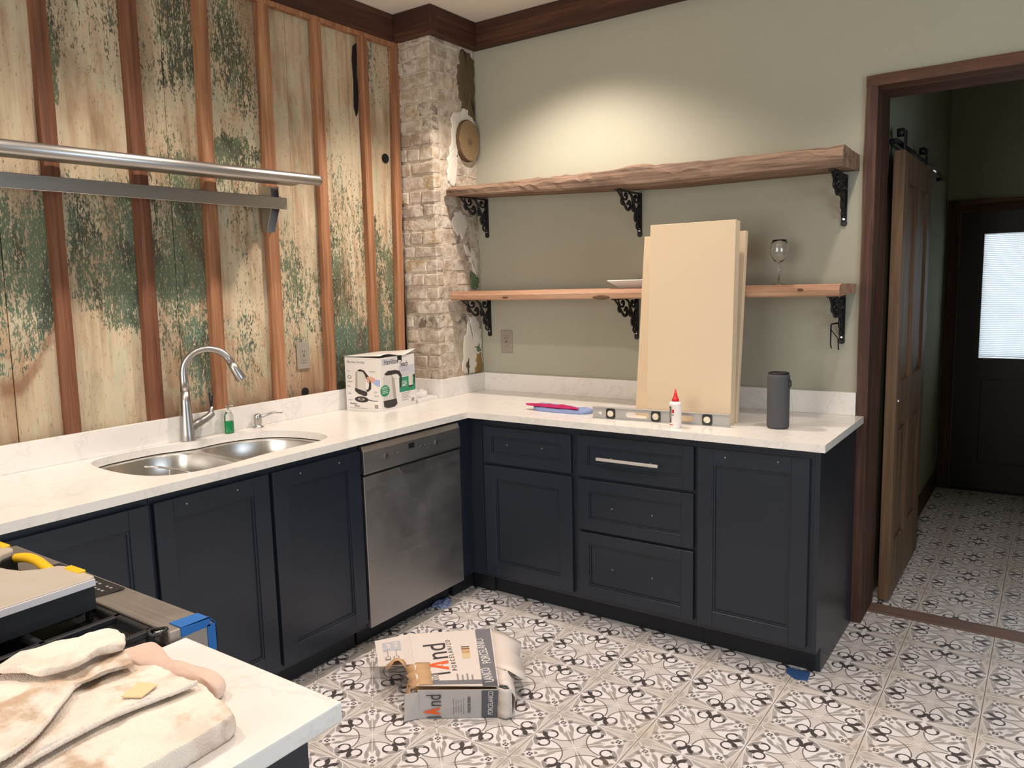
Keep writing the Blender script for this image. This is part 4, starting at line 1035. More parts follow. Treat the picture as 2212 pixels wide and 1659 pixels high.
# spirit level
lv = thing('spirit_level', 'aluminium spirit level with three black vials lying against the birch boards', 'level', (1.264, -0.574, HC), math.atan2(0.058, 0.589))
Lw = 0.592
def rrect(cx, cz, hw, hh, r, n=5):
    out = []
    for sx, sz, a0 in ((1, 1, 0), (-1, 1, 90), (-1, -1, 180), (1, -1, 270)):
        for k in range(n + 1):
            a = math.radians(a0 + 90 * k / n); out.append((cx + sx * (hw - r) + r * math.cos(a), cz + sz * (hh - r) + r * math.sin(a)))
    return out
holes = [rrect(0.205, 0.024, 0.052, 0.012, 0.011), rrect(0.395, 0.024, 0.052, 0.012, 0.011), [(0.022, 0.024), (0.042, 0.034), (0.042, 0.014)]]
vs2, fs2 = fill_holes([(0, 0), (Lw, 0), (Lw, 0.049), (0, 0.049)], holes); n = len(vs2)
mb = MB(); mb.add([(x, 0.008, z) for x, z in vs2], fs2); mb.add([(x, 0.011, z) for x, z in vs2], [f[::-1] for f in fs2])
for lp in [[(0, 0), (Lw, 0), (Lw, 0.049), (0, 0.049)]] + holes:
    k = len(lp); mb.add([(p[0], 0.008, p[1]) for p in lp] + [(p[0], 0.011, p[1]) for p in lp], [(i, (i + 1) % k, (i + 1) % k + k, i + k) for i in range(k)])
mb.build('web', 'aluminium', lv)
MB().box((0, 0, 0), (Lw, 0.019, 0.003)).box((0, 0, 0.049), (Lw, 0.019, 0.052)).build('flange', 'aluminium', lv, 0.0006, 1)
for i, (cx, ang) in enumerate(((0.085, 90), (0.287, 0), (0.503, 45))):
    vb = MB(); o_ = rrect(cx, 0.0255, 0.020, 0.0215, 0.008)
    vb.prism(o_, lambda u, v, q: (u, 0.003 + q * 0.013, v)); b = vb.build('vial_block', 'black', lv)
    MB().tube([(cx, 0.0015, 0.0255), (cx, 0.0175, 0.0255)], 0.0135, 22).build('vial_window', 'vial', b)
    ca, sa = math.cos(math.radians(ang)), math.sin(math.radians(ang))
    MB().tube([(cx - 0.012 * ca, 0.0015, 0.0255 - 0.012 * sa), (cx + 0.012 * ca, 0.0015, 0.0255 + 0.012 * sa)], 0.0030, 8).build('vial_tube', 'lid_rim', b)
# glue bottle
gb = thing('glue_bottle', 'small white glue bottle with red pointed cap in front of the spirit level', 'bottle', (1.665, -0.606, HC), math.radians(-30))
MB().lathe([(0.022, 0), (0.0235, 0.003), (0.0235, 0.090), (0.0245, 0.093), (0.0245, 0.100), (0.019, 0.105), (0.014, 0.107)], (0, 0, 0), 28).build('bottle_body', 'label_white', gb)
MB().lathe([(0.0145, 0.106), (0.0145, 0.117), (0.011, 0.119), (0.0085, 0.128), (0.0075, 0.129), (0.0060, 0.140), (0.0045, 0.141), (0.0022, 0.156)], (0, 0, 0), 20).build('cap', 'red', gb)
mb = MB(); seg = 20; r = 0.0238
def arcpatch(a0, a1, z0, z1, nm, mat, rr_=r, par=gb, shape=None):
    mb = MB(); vs_ = []; n = 12
    for k in range(n + 1):
        a = math.radians(a0 + (a1 - a0) * k / n)
        zz0, zz1 = (z0, z1) if shape is None else shape(k / n, z0, z1)
        vs_ += [(rr_ * math.cos(a), rr_ * math.sin(a), zz0), (rr_ * math.cos(a), rr_ * math.sin(a), zz1)]
    mb.add(vs_, [(2 * k, 2 * k + 2, 2 * k + 3, 2 * k + 1) for k in range(n)], True); return mb.build(nm, mat, par, recalc=False)
arcpatch(-175, -78, 0.022, 0.088, 'label_dark_panel', 'label_dark')
arcpatch(-150, -95, 0.030, 0.080, 'label_emblem', 'label_white', 0.02395, shape=lambda t, a, b: (a + (b - a) * 0.5 * (1 - math.sqrt(max(0, 1 - (2 * t - 1) ** 2))), b - (b - a) * 0.5 * (1 - math.sqrt(max(0, 1 - (2 * t - 1) ** 2)))))
arcpatch(-146, -99, 0.034, 0.076, 'label_emblem', 'label_dark', 0.0241, shape=lambda t, a, b: (a + (b - a) * 0.5 * (1 - math.sqrt(max(0, 1 - (2 * t - 1) ** 2))), b - (b - a) * 0.5 * (1 - math.sqrt(max(0, 1 - (2 * t - 1) ** 2)))))
arcpatch(-72, -50, 0.062, 0.076, 'label_mark', 'red', 0.02395); arcpatch(-72, -55, 0.052, 0.056, 'label_mark', 'label_dark', 0.02395); arcpatch(-175, -60, 0.012, 0.015, 'label_stripe', 'red', 0.02395)
# speaker
sp = thing('cylinder_speaker', 'charcoal cylindrical portable speaker standing at the right end of the counter', 'speaker', (2.020, -0.430, HC))
MB().lathe([(0.036, 0), (0.041, 0.004), (0.0425, 0.012), (0.0425, 0.205), (0.0405, 0.213), (0.037, 0.216)], (0, 0, 0), 40).build('speaker_body', 'speaker', sp)
MB().lathe([(0.039, 0.2145), (0.039, 0.220), (0.034, 0.2215), (0.032, 0.217), (0.005, 0.2165)], (0, 0, 0), 40).build('top_ring', 'black', sp)
MB().tube(bez([(0.041, -0.012, 0.198), (0.049, -0.010, 0.19), (0.050, -0.009, 0.172), (0.043, -0.01, 0.165)], 4), 0.003, 6).build('strap_loop', 'black', sp)
# folded cloths
def fold(name, label, pts, z0, th, mat, wob=0.002, cat='cloth', n=5, seed=1, stitched=None, profile=None, base=None, freq=30, parent=None, crease=0.0, sharp=False):
    if sharp:
        P = []
        for k in range(len(pts)):
            (ax, ay), (bx_, by_) = pts[k], pts[(k + 1) % len(pts)]
            for q in range(n): P.append((ax + (bx_ - ax) * q / n, ay + (by_ - ay) * q / n))
        for _ in range(3): P = [((P[k - 1][0] + 2 * P[k][0] + P[(k + 1) % len(P)][0]) / 4, (P[k - 1][1] + 2 * P[k][1] + P[(k + 1) % len(P)][1]) / 4) for k in range(len(P))]
        P = [(x + 0.0022 * mnoise.noise(Vector((x * 90, y * 90, seed))), y + 0.0022 * mnoise.noise(Vector((x * 90, y * 90, seed + 5)))) for x, y in P]
    else: P = [(p.x, p.y) for p in bez([(a, b, 0) for a, b in pts], n, True)]
    cx = sum(p[0] for p in P) / len(P); cy = sum(p[1] for p in P) / len(P); rs = []
    prof = profile or [(0.975, 0.0), (0.995, 0.2), (1.0, 0.5), (0.994, 0.8), (0.978, 0.98), (0.955, 1.04), (0.925, 0.97), (0.88, 0.98), (0.75, 1.0), (0.6, 1.0), (0.45, 1.0), (0.3, 1.0), (0.15, 1.0), (0.02, 1.0)]
    for s_, t_ in prof:
        ring = []
        for x, y in P:
            xx = cx + (x - cx) * s_; yy = cy + (y - cy) * s_
            h = mnoise.noise(Vector((xx * freq, yy * freq, seed * 3.3))) * wob + mnoise.noise(Vector((xx * freq * 3, yy * freq * 3, seed * 1.3))) * wob * 0.4
            if crease: h += crease * math.sin((xx * 0.8 + yy * 0.6) * 90 + 2.0 * mnoise.noise(Vector((xx * 12, yy * 12, seed)))) * t_
            ring.append((xx, yy, z0 + th * t_ + h * t_))
        rs.append(ring)
    mb = MB().rings(rs)
    if parent is not None: return mb.build(name, mat, parent)
    o = mb.build(name, mat, None, loc=(cx, cy, z0)); tag(o, label, cat); return o
cl = thing('cleaning_cloths', None, None) if False else None
fold('cleaning_cloth', 'pale blue folded cloth under the magenta one on the back counter', [(0.885, -0.405), (0.93, -0.395), (1.03, -0.410), (1.12, -0.425), (1.160, -0.415), (1.205, -0.462), (1.175, -0.510), (1.08, -0.520), (0.95, -0.515), (0.90, -0.485)], HC, 0.019, 'blue_cloth', 0.004, seed=2, freq=40)
fold('cleaning_cloth', 'bright magenta cloth folded into a strip on the pale blue one', [(0.862, -0.490), (0.90, -0.470), (0.97, -0.455), (1.05, -0.462), (1.12, -0.485), (1.165, -0.516), (1.10, -0.524), (1.00, -0.523), (0.93, -0.517), (0.885, -0.510)], HC + 0.0225, 0.006, 'pink_cloth', 0.004, seed=5, freq=45, crease=0.0012)

# ================================================================== KETTLE BOX
kw, kd, kh = 0.216, 0.262, 0.258
kb = thing('appliance_box', 'white printed electric kettle box with torn open top in the counter corner', 'box', (0.292, -0.875, HC), math.radians(4.5))
# local frame: near-front corner at origin, left face spans -x, right face spans +y
def quad(nm, a, b, c, d, mat, nrm, th=0.003): return flat([a, b, c, d], nrm, mat, kb, nm, th)
quad('side_panel', (-kw, 0, 0), (0, 0, 0), (0, 0, kh), (-kw, 0, kh), 'kb_white', (0, -1, 0))
quad('front_panel', (0, 0, 0), (0, kd, 0), (0, kd, kh), (0, 0, kh), 'kb_white', (1, 0, 0))
quad('rear_panel', (-kw, kd, 0), (0, kd, 0), (0, kd, kh), (-kw, kd, kh), 'kb_white', (0, -1, 0))
quad('far_panel', (-kw, 0, 0), (-kw, kd, 0), (-kw, kd, kh), (-kw, 0, kh), 'kb_white', (1, 0, 0))
quad('base_panel', (-kw, 0, 0.001), (0, 0, 0.001), (0, kd, 0.001), (-kw, kd, 0.001), 'cardboard', (0, 0, 1))
# lid flap, slightly warped and lifted
mb = MB(); gx, gy = 8, 10
for s_ in (0, 1):
    for j in range(gy + 1):
        for i in range(gx + 1):
            u = i / gx; v = j / gy; x = -kw - 0.004 + u * (kw + 0.012); y = -0.004 + v * (kd + 0.012)
            zz = kh + 0.004 + 0.012 * u * v + 0.006 * math.sin(v * 5.5 + u * 1.5) * u + 0.006 * (u > 0.8) * math.sin(v * 7)
            mb.v.append((x, y, zz + s_ * 0.0018))
n1 = (gx + 1) * (gy + 1)
for j in range(gy):
    for i in range(gx):
        a = j * (gx + 1) + i; q = (a, a + 1, a + gx + 2, a + gx + 1); mb.f += [q[::-1], tuple(k + n1 for k in q)]; mb.sm += [True, True]
def edge(ids):
    for a, b in zip(ids, ids[1:]): mb.f.append((a, b, b + n1, a + n1)); mb.sm.append(False)
edge(list(range(gx + 1))); edge([gy * (gx + 1) + i for i in range(gx + 1)]); edge([j * (gx + 1) for j in range(gy + 1)]); edge([j * (gx + 1) + gx for j in range(gy + 1)])
mb.build('top_flap', 'kb_white', kb)
F1 = lambda u, v: (-kw + u * kw, -0.0032, v * kh)         # left (side) face, u,v 0..1
F2 = lambda u, v: (0.0032, u * kd, v * kh)                # right (front) face
def ppoly(face, pts, mat, nm, lay=1):
    n_ = (0, -1, 0) if face is F1 else (1, 0, 0)
    off = Vector(n_) * 0.0002 * lay
    return flat([Vector(face(u, v)) + off for u, v in pts], n_, mat, kb, nm, 0.0002)
def el(cx, cy, rx, ry, n=22, a0=0, a1=360): return [(cx + rx * math.cos(math.radians(a0 + (a1 - a0) * k / n)), cy + ry * math.sin(math.radians(a0 + (a1 - a0) * k / n))) for k in range(n)]
# side face print: kettle lifted off its base by a hand
ppoly(F1, [(0.31, 0.73), (0.52, 0.76), (0.60, 0.72), (0.58, 0.38), (0.28, 0.42), (0.30, 0.55)], 'kb_steel', 'printed_kettle')
ppoly(F1, [(0.31, 0.73), (0.36, 0.745), (0.35, 0.42), (0.28, 0.42)], 'kb_steel2', 'printed_kettle', 2)
ppoly(F1, [(0.27, 0.43), (0.58, 0.37), (0.62, 0.36), (0.62, 0.30), (0.55, 0.28), (0.36, 0.32), (0.27, 0.37)], 'kb_black', 'printed_kettle_base', 2)
ppoly(F1, [(0.36, 0.76), (0.45, 0.785), (0.56, 0.76), (0.68, 0.66), (0.75, 0.54), (0.74, 0.42), (0.66, 0.37), (0.60, 0.37), (0.60, 0.40), (0.66, 0.42), (0.69, 0.50), (0.66, 0.58), (0.60, 0.62), (0.58, 0.68), (0.52, 0.74), (0.40, 0.745)], 'kb_black', 'printed_handle', 3)
for k in range(4): ppoly(F1, el(0.67, 0.635 - 0.028 * k, 0.045, 0.014, 12), 'kb_skin', 'printed_finger', 4)
ppoly(F1, [(0.72, 0.66), (0.86, 0.62), (0.90, 0.56), (0.80, 0.53), (0.74, 0.56)], 'kb_skin', 'printed_hand', 2)
ppoly(F1, [(0.80, 0.54), (0.90, 0.60), (1.0, 0.60), (1.0, 0.48), (0.92, 0.48), (0.84, 0.51)], 'kb_blue', 'printed_sleeve', 3)
ppoly(F1, el(0.45, 0.215, 0.20, 0.058), 'kb_black', 'printed_dock', 1); ppoly(F1, el(0.44, 0.222, 0.10, 0.026), 'kb_steel2', 'printed_dock', 2); ppoly(F1, el(0.44, 0.225, 0.05, 0.014), 'kb_black', 'printed_dock', 3)
ppoly(F1, [(0.64, 0.205), (0.80, 0.195), (0.92, 0.20), (0.92, 0.21), (0.80, 0.205), (0.64, 0.225)], 'kb_black', 'printed_cord', 1)
ppoly(F1, el(0.12, 0.63, 0.06, 0.035), 'ink_grey', 'printed_icon', 1); ppoly(F1, el(0.12, 0.63, 0.035, 0.02), 'kb_white', 'printed_icon', 2)
for (u, v, w) in ((0.05, 0.74, .10), (0.70, 0.75, .2), (0.72, 0.735, .14), (0.05, 0.545, .16), (0.05, 0.53, .14), (0.05, 0.46, .09), (0.05, 0.445, .1), (0.06, 0.32, .1), (0.06, 0.305, .08), (0.06, 0.20, .14), (0.06, 0.185, .1), (0.82, 0.37, .1), (0.82, 0.35, .08), (0.82, 0.30, .14), (0.82, 0.28, .12), (0.1, 0.045, .5)):
    ppoly(F1, [(u, v), (u + w, v), (u + w, v + 0.007), (u, v + 0.007)], 'ink_grey', 'printed_caption', 1)
def bars(face, u0, v0, w, h, nb):
    ppoly(face, [(u0 - .03, v0 - .02), (u0 + w + .03, v0 - .02), (u0 + w + .03, v0 + h + .05), (u0 - .03, v0 + h + .05)], 'label_white', 'barcode_patch', 1)
    for k in range(nb): ppoly(face, [(u0 + w * k / nb, v0), (u0 + w * (k + .45 + .3 * (k % 3 == 0)) / nb, v0), (u0 + w * (k + .45 + .3 * (k % 3 == 0)) / nb, v0 + h), (u0 + w * k / nb, v0 + h)], 'ink', 'barcode_bar', 2)
bars(F1, 0.82, 0.06, 0.11, 0.075, 9)
text('Effortless Serving', 0.016, Vector(F1(0.06, 0.895)) + Vector((0, -0.0004, 0)), (1, 0, 0), (0, 0, 1), 'ink_grey', kb)
text('Hamilton', 0.0125, Vector(F1(0.10, 0.115)) + Vector((0, -0.0004, 0)), (1, 0, 0), (0, 0, 1), 'ink', kb)
text('Beach', 0.0125, Vector(F1(0.24, 0.075)) + Vector((0, -0.0004, 0)), (1, 0, 0), (0, 0, 1), 'ink', kb)
# front face print
ppoly(F2, [(0.05, 0.86), (0.45, 0.86), (0.45, 0.97), (0.05, 0.97)], 'kb_grey', 'printed_band', 1)
ppoly(F2, [(0.52, 0.30), (1.0, 0.30), (1.0, 0.58), (0.52, 0.58)], 'kb_green', 'printed_green_panel', 1)
ppoly(F2, [(0.52, 0.60), (1.0, 0.60), (1.0, 0.80), (0.52, 0.80)], 'kb_grey', 'printed_band', 1)
ppoly(F2, [(0.06, 0.62), (0.12, 0.68), (0.30, 0.66), (0.38, 0.58), (0.42, 0.20), (0.05, 0.20), (0.09, 0.48)], 'kb_steel', 'printed_kettle', 2)
ppoly(F2, [(0.30, 0.66), (0.38, 0.58), (0.42, 0.20), (0.33, 0.20)], 'kb_steel2', 'printed_kettle', 3)
ppoly(F2, [(0.05, 0.20), (0.42, 0.20), (0.44, 0.10), (0.36, 0.055), (0.16, 0.05), (0.06, 0.09)], 'kb_black', 'printed_kettle_base', 3)
ppoly(F2, [(0.10, 0.69), (0.20, 0.745), (0.42, 0.74), (0.54, 0.71), (0.60, 0.62), (0.58, 0.42), (0.54, 0.38), (0.52, 0.40), (0.54, 0.48), (0.54, 0.60), (0.48, 0.66), (0.40, 0.67), (0.30, 0.66), (0.16, 0.665)], 'kb_black', 'printed_handle', 4)
ppoly(F2, [(0.40, 0.58), (0.48, 0.58), (0.48, 0.65), (0.40, 0.66)], 'kb_white', 'printed_window', 5)
ppoly(F2, el(0.10, 0.385, 0.13, 0.105), 'kb_green', 'printed_badge', 5)
for v in (0.44, 0.41, 0.37, 0.34): ppoly(F2, [(0.02, v), (0.18, v + .004), (0.18, v + .014), (0.02, v + .010)], 'kb_white', 'printed_badge_text', 6)
ppoly(F2, [(0.80, 0.40), (0.92, 0.40), (0.93, 0.62), (0.80, 0.62)], 'kb_steel', 'printed_small_kettle', 2); ppoly(F2, [(0.80, 0.36), (0.94, 0.38), (0.92, 0.40), (0.80, 0.40)], 'kb_black', 'printed_small_base', 3)
ppoly(F2, [(0.93, 0.60), (1.0, 0.60), (0.99, 0.42), (0.96, 0.42), (0.965, 0.57), (0.93, 0.57)], 'kb_black', 'printed_small_handle', 3)
for v in (0.49, 0.46, 0.43, 0.405): ppoly(F2, [(0.60, v), (0.74, v + .004), (0.74, v + .016), (0.60, v + .012)], 'kb_white', 'printed_badge_text', 2)
for v, w in ((0.76, .2), (0.73, .26), (0.70, .22), (0.27, .26), (0.24, .22), (0.21, .2), (0.18, .24), (0.14, .18)): ppoly(F2, [(0.58, v), (0.58 + w, v), (0.58 + w, v + .007), (0.58, v + .007)], 'ink_grey', 'printed_caption', 2)
bars(F2, 0.87, 0.08, 0.08, 0.07, 8)
ppoly(F2, [(0.50, 0.86), (0.62, 0.88), (0.62, 1.0), (0.49, 1.0)], 'black', 'torn_opening', 3)
ppoly(F2, [(0.50, 0.80), (0.58, 0.80), (0.60, 0.90), (0.52, 0.92)], 'white_plastic', 'inner_foam', 4)
text('Hamilton', 0.036, Vector(F2(0.10, 0.865)) + Vector((0.0006, 0, 0)), (0, 1, 0), (0, 0, 1), 'ink', kb, xscale=0.78)
text('Beach', 0.036, Vector(F2(0.54, 0.79)) + Vector((0.0008, 0, 0)), (0, 1, 0), (0, 0, 1), 'ink', kb, xscale=0.78)

# white plastic-wrapped charger slab beside the kettle box
wp = thing('white_packaging', 'crumpled clear bag on flat white box beside the kettle box', 'packaging', (0.145, -0.50, HC), math.radians(4))
MB().box((-0.07, -0.085, 0.0), (0.105, 0.085, 0.016)).build('flat_box', 'white_plastic', wp, 0.002, 2)
MB().box((-0.04, -0.075, 0.016), (0.06, -0.005, 0.034)).build('small_box', 'white_plastic', wp, 0.003, 2)
fold('bag_film', None, [(-0.04, -0.02), (0.0, -0.05), (0.06, -0.03), (0.075, 0.03), (0.03, 0.07), (-0.03, 0.05)], 0.017, 0.028, 'white_plastic', 0.016, seed=8, freq=45, parent=wp)

# ================================================================== RANGE
rg = thing('kitchen_range', 'dusty steel range with black gas grates left of the near counter', 'range', (0, 0, 0))
x0, x1, yf, yb = 0.93, 1.688, -2.722, -3.40
MB().box((x0, yb, 0.02), (x1, yf - 0.012, 0.862)).build('oven_body', 'steel', rg, 0.003, 1)
MB().prism([(yf - 0.088, 0.862), (yf - 0.012, 0.830), (yf, 0.836), (yf, 0.915), (yf - 0.012, 0.926), (yf - 0.088, 0.930)], lambda u, v, q: (x0 + (x1 - x0) * q, u, v)).build('control_panel', 'range_top', rg, 0.002, 1)
MB().box((x0, yb, 0.862), (x1, yf - 0.088, 0.905)).build('cooktop', 'black', rg, 0.002, 1)
dp = MB().box((1.16, yf - 0.080, 0.9285), (1.425, yf - 0.020, 0.9300)).build('touch_display', 'black', rg)
for i_ in range(9):
    for j_ in range(3):
        if (i_ * 7 + j_ * 5) % 4: MB().box((1.285 + i_ * 0.014, yf - 0.072 + j_ * 0.017, 0.9299), (1.292 + i_ * 0.014, yf - 0.067 + j_ * 0.017, 0.9304)).build('display_symbol', 'ink_grey', dp)
for gx0 in (0.96, 1.205, 1.45):
    g_ = MB()
    for (a, b) in (((gx0, -3.37, 0.925), (gx0 + 0.012, yf - 0.10, 0.937)), ((gx0 + 0.205, -3.37, 0.925), (gx0 + 0.217, yf - 0.10, 0.937)), ((gx0, -3.37, 0.925), (gx0 + 0.217, -3.358, 0.937)), ((gx0, yf - 0.112, 0.925), (gx0 + 0.217, yf - 0.10, 0.937)), ((gx0 + 0.10, -3.37, 0.925), (gx0 + 0.112, yf - 0.10, 0.937)), ((gx0, -3.10, 0.925), (gx0 + 0.217, -3.088, 0.937)), ((gx0, -2.96, 0.925), (gx0 + 0.217, -2.948, 0.937))): g_.box(a, b)
    for (u, v) in ((gx0, -3.37), (gx0 + 0.205, -3.37), (gx0, yf - 0.112), (gx0 + 0.205, yf - 0.112)): g_.box((u, v, 0.904), (u + 0.012, v + 0.012, 0.926))
    g_.build('grate', 'iron', rg, 0.002, 1)
    for yy in (-3.20, -2.98): MB().lathe([(0.045, 0.904), (0.045, 0.914), (0.03, 0.916), (0.03, 0.922), (0.01, 0.923)], (gx0 + 0.106, yy, 0), 18).build('burner', 'iron', rg)
for kx in (1.02, 1.17, 1.31, 1.46, 1.60):
    k_ = MB(); k_.tube([(kx, yf - 0.001, 0.868), (kx, yf + 0.012, 0.868), (kx, yf + 0.014, 0.868), (kx, yf + 0.036, 0.868), (kx, yf + 0.040, 0.868)], [0.024, 0.024, 0.018, 0.020, 0.017], 20); k_.build('knob', 'chrome', rg)
MB().box((x0 + 0.01, yf - 0.012, 0.16), (x1 - 0.01, yf + 0.015, 0.79)).build('oven_door', 'steel', rg, 0.004, 1)
MB().tube([(x0 + 0.06, yf + 0.055, 0.77), (x1 - 0.06, yf + 0.055, 0.77)], 0.011, 12).tube([(x0 + 0.09, yf + 0.01, 0.77), (x0 + 0.09, yf + 0.055, 0.77)], 0.008, 8).tube([(x1 - 0.09, yf + 0.01, 0.77), (x1 - 0.09, yf + 0.055, 0.77)], 0.008, 8).build('oven_handle', 'chrome', rg)
tp = thing('tape_strip', 'blue masking tape wrapped over the right corner of the range panel', 'tape', (0, 0, 0))
e_ = 0.0012
MB().prism([(yf - 0.066, 0.9292), (yf - 0.012, 0.9265), (yf, 0.915), (yf + e_, 0.9155), (yf - 0.0115, 0.9285), (yf - 0.066, 0.9308)], lambda u, v, q: (x1 - 0.034 + q * (0.034 + e_), u, v)).build('tape_top', 'tape', tp)
MB().box((x1 + 0.0002, yf - 0.066, 0.912), (x1 + e_, yf - 0.010, 0.9295)).box((x1 + 0.0002, yf - 0.016, 0.865), (x1 + e_, yf + e_, 0.915)).build('tape_side', 'tape', tp)
MB().box((x1 - 0.02, yf, 0.865), (x1 + e_, yf + e_, 0.915)).build('tape_front', 'tape', tp)
rn = thing('ring_clip', 'black ring on a steel pin at the gap between range and near counter', 'ring', (1.676, -2.822, 0.934))
ringp = [(0.014 * math.cos(2 * PI * k / 20), 0.014 * math.sin(2 * PI * k / 20), 0.002 * math.sin(4 * PI * k / 20)) for k in range(21)]
MB().tube(ringp, 0.0032, 8).build('ring', 'iron', rn)
MB().tube([(-0.004, -0.006, -0.002), (0.008, 0.016, -0.002)], 0.0025, 8).build('pin', 'chrome', rn)

# ---- tool organizer on the range
og = thing('tool_organizer', 'black parts organizer with dusty clear lids and yellow handle on the range', 'organizer', (1.288, -2.836, 0.9375), math.radians(2))
# local: x across, -y lengthwise away from the aisle
def olid(sgn):
    xo, xi = sgn * 0.212, sgn * 0.070
    out = [(xo, -0.30), (xo, -0.010), (xo - sgn * 0.010, 0.0), (sgn * 0.100, 0.0), (sgn * 0.086, -0.006), (sgn * 0.078, -0.030), (sgn * 0.052, -0.055), (sgn * 0.02, -0.064), (sgn * 0.001, -0.066), (sgn * 0.001, -0.30)]
    return out if sgn > 0 else out[::-1]
outl = [(-0.207, -0.30), (0.207, -0.30), (0.207, -0.004), (0.078, -0.004), (0.070, -0.035), (0.04, -0.058), (0.0, -0.062), (-0.04, -0.058), (-0.070, -0.035), (-0.078, -0.004), (-0.207, -0.004)]
MB().prism(outl, lambda u, v, q: (u, v, q * 0.048)).build('body', 'black', og)
for s_ in (1, -1):
    L_ = MB().prism(olid(s_), lambda u, v, q: (u, v, 0.048 + q * 0.012)).build('lid', 'lid_clear', og, 0.003, 2)
    MB().box((s_ * 0.2125, -0.30, 0.046), (s_ * 0.216, -0.006, 0.058)).build('lid_rim', 'lid_rim', L_)
    MB().box((s_ * 0.118, -0.010, 0.040), (s_ * 0.168, 0.004, 0.064)).build('latch', 'yellow', L_, 0.002, 1)
MB().tube(bez([(-0.078, -0.006, 0.045), (-0.045, 0.0, 0.050), (0.0, -0.002, 0.052), (0.05, -0.010, 0.050), (0.078, -0.012, 0.046)], 6), 0.0095, 12).build('carry_handle', 'yellow', og)

# ================================================================== NEAR COUNTER (ISLAND) AND TOWELS
ic = MB().box((1.697, -4.3, HC - 0.029), (2.086, -2.785, HC)).build('countertop', 'quartz', None, 0.003, 2)
tag(ic, 'near white quartz counter beside the range with towels lying on it', 'countertop')
icab = thing('base_cabinet', 'navy cabinet under the near white counter in the lower left', 'cabinet', (0, 0, 0))
MB().box((1.700, -4.28, 0.10), (2.050, -2.830, HC - 0.031)).build('carcass', 'navy', icab)
MB().box((1.72, -4.26, 0.002), (2.00, -2.88, 0.10)).build('toe_kick', 'toe', icab)
for (a, b, c, d) in ((-2.90, -2.830, 0.10, HC - 0.031), (-4.28, -4.22, 0.10, HC - 0.031), (-4.22, -2.90, 0.10, 0.17), (-4.22, -2.90, 0.82, HC - 0.031)):
    MB().box((2.050, a, c), (2.062, b, d)).build('trim_board', 'navy', icab, 0.001, 1)
Zt = HC + 0.0005
TA = [(1.705, -3.30), (1.705, -3.10), (1.74, -2.99), (1.82, -2.93), (1.902, -2.894), (1.96, -2.904), (2.009, -2.912), (2.028, -2.920), (2.035, -2.931), (2.039, -2.99), (2.04, -3.051), (2.042, -3.115), (2.045, -3.30)]
TB = [(1.705, -3.25), (1.703, -3.05), (1.76, -2.96), (1.829, -2.925), (1.853, -2.918), (1.931, -2.912), (1.929, -2.934), (1.914, -3.023), (1.918, -3.082), (1.931, -3.153), (1.945, -3.25)]
TC_ = [(1.703, -3.25), (1.702, -3.08), (1.715, -2.96), (1.785, -2.937), (1.811, -2.941), (1.829, -2.946), (1.818, -2.970), (1.816, -3.013), (1.826, -3.030), (1.861, -3.067), (1.902, -3.112), (1.923, -3.158), (1.938, -3.25)]
TD = [(1.703, -3.09), (1.702, -3.00), (1.715, -2.955), (1.731, -2.917), (1.762, -2.920), (1.803, -2.943), (1.785, -2.974), (1.796, -3.012), (1.783, -3.050), (1.744, -3.060)]
fold('folded_towel', 'large thick stained terry towel folded at the bottom of the pile on the near counter', TA, Zt, 0.031, 'towel', 0.004, 'towel', 8, 3, freq=22, sharp=True)
tb_ = fold('folded_towel', 'stitched-edge white towel lying second in the pile with a small tag', TB, Zt + 0.037, 0.008, 'towel', 0.006, 'towel', 8, 4, freq=20, sharp=True, crease=0.0010)
tc_ = fold('folded_towel', 'wrinkled white towel third in the pile nearest the left photo edge', TC_, Zt + 0.053, 0.008, 'towel', 0.007, 'towel', 8, 6, freq=24, sharp=True, crease=0.0014)
fold('folded_towel', 'small white towel flap folded over on top of the pile near the grates', TD, Zt + 0.069, 0.009, 'towel', 0.007, 'towel', 8, 9, freq=30, sharp=True, crease=0.002)
def hem(parent, pts, z):
    P = bez([(a, b, z) for a, b in pts], 26); n = len(P); o = Vector(parent.location)
    MB().tube([p - o + Vector((0, 0, 0.0012 * mnoise.noise(p * 40))) for p in P], [0.0030 + 0.0009 * (k % 3 != 0) for k in range(n)], 6).build('stitched_hem', 'towel', parent)
hem(tb_, TB[5:], Zt + 0.0420); hem(tc_, TC_[8:], Zt + 0.0580)
fold('rolled_rag', 'pinkish rolled terry rag tucked behind the towel pile on the near counter', [(1.701, -2.878), (1.712, -2.852), (1.735, -2.862), (1.80, -2.878), (1.865, -2.872), (1.91, -2.860), (1.932, -2.868), (1.938, -2.886), (1.905, -2.890), (1.84, -2.905), (1.76, -2.918), (1.705, -2.908)], Zt, 0.030, 'pink_towel', 0.004, 'rag', 8, 12, freq=30, profile=[(0.9, 0.0), (0.97, 0.2), (1.0, 0.45), (0.97, 0.72), (0.88, 0.9), (0.75, 0.98), (0.5, 1.02), (0.25, 1.03), (0.05, 1.03)])
tg = MB().hexa([(1.905, -2.955, Zt + .0495), (1.918, -2.985, Zt + .0495), (1.893, -3.000, Zt + .0495), (1.875, -2.965, Zt + .0495), (1.905, -2.955, Zt + .0515), (1.918, -2.985, Zt + .0515), (1.893, -3.000, Zt + .0515), (1.875, -2.965, Zt + .0515)]).build('towel_tag', 'tag')
tag(tg, 'small cream care tag on the stitched-edge towel', 'tag')

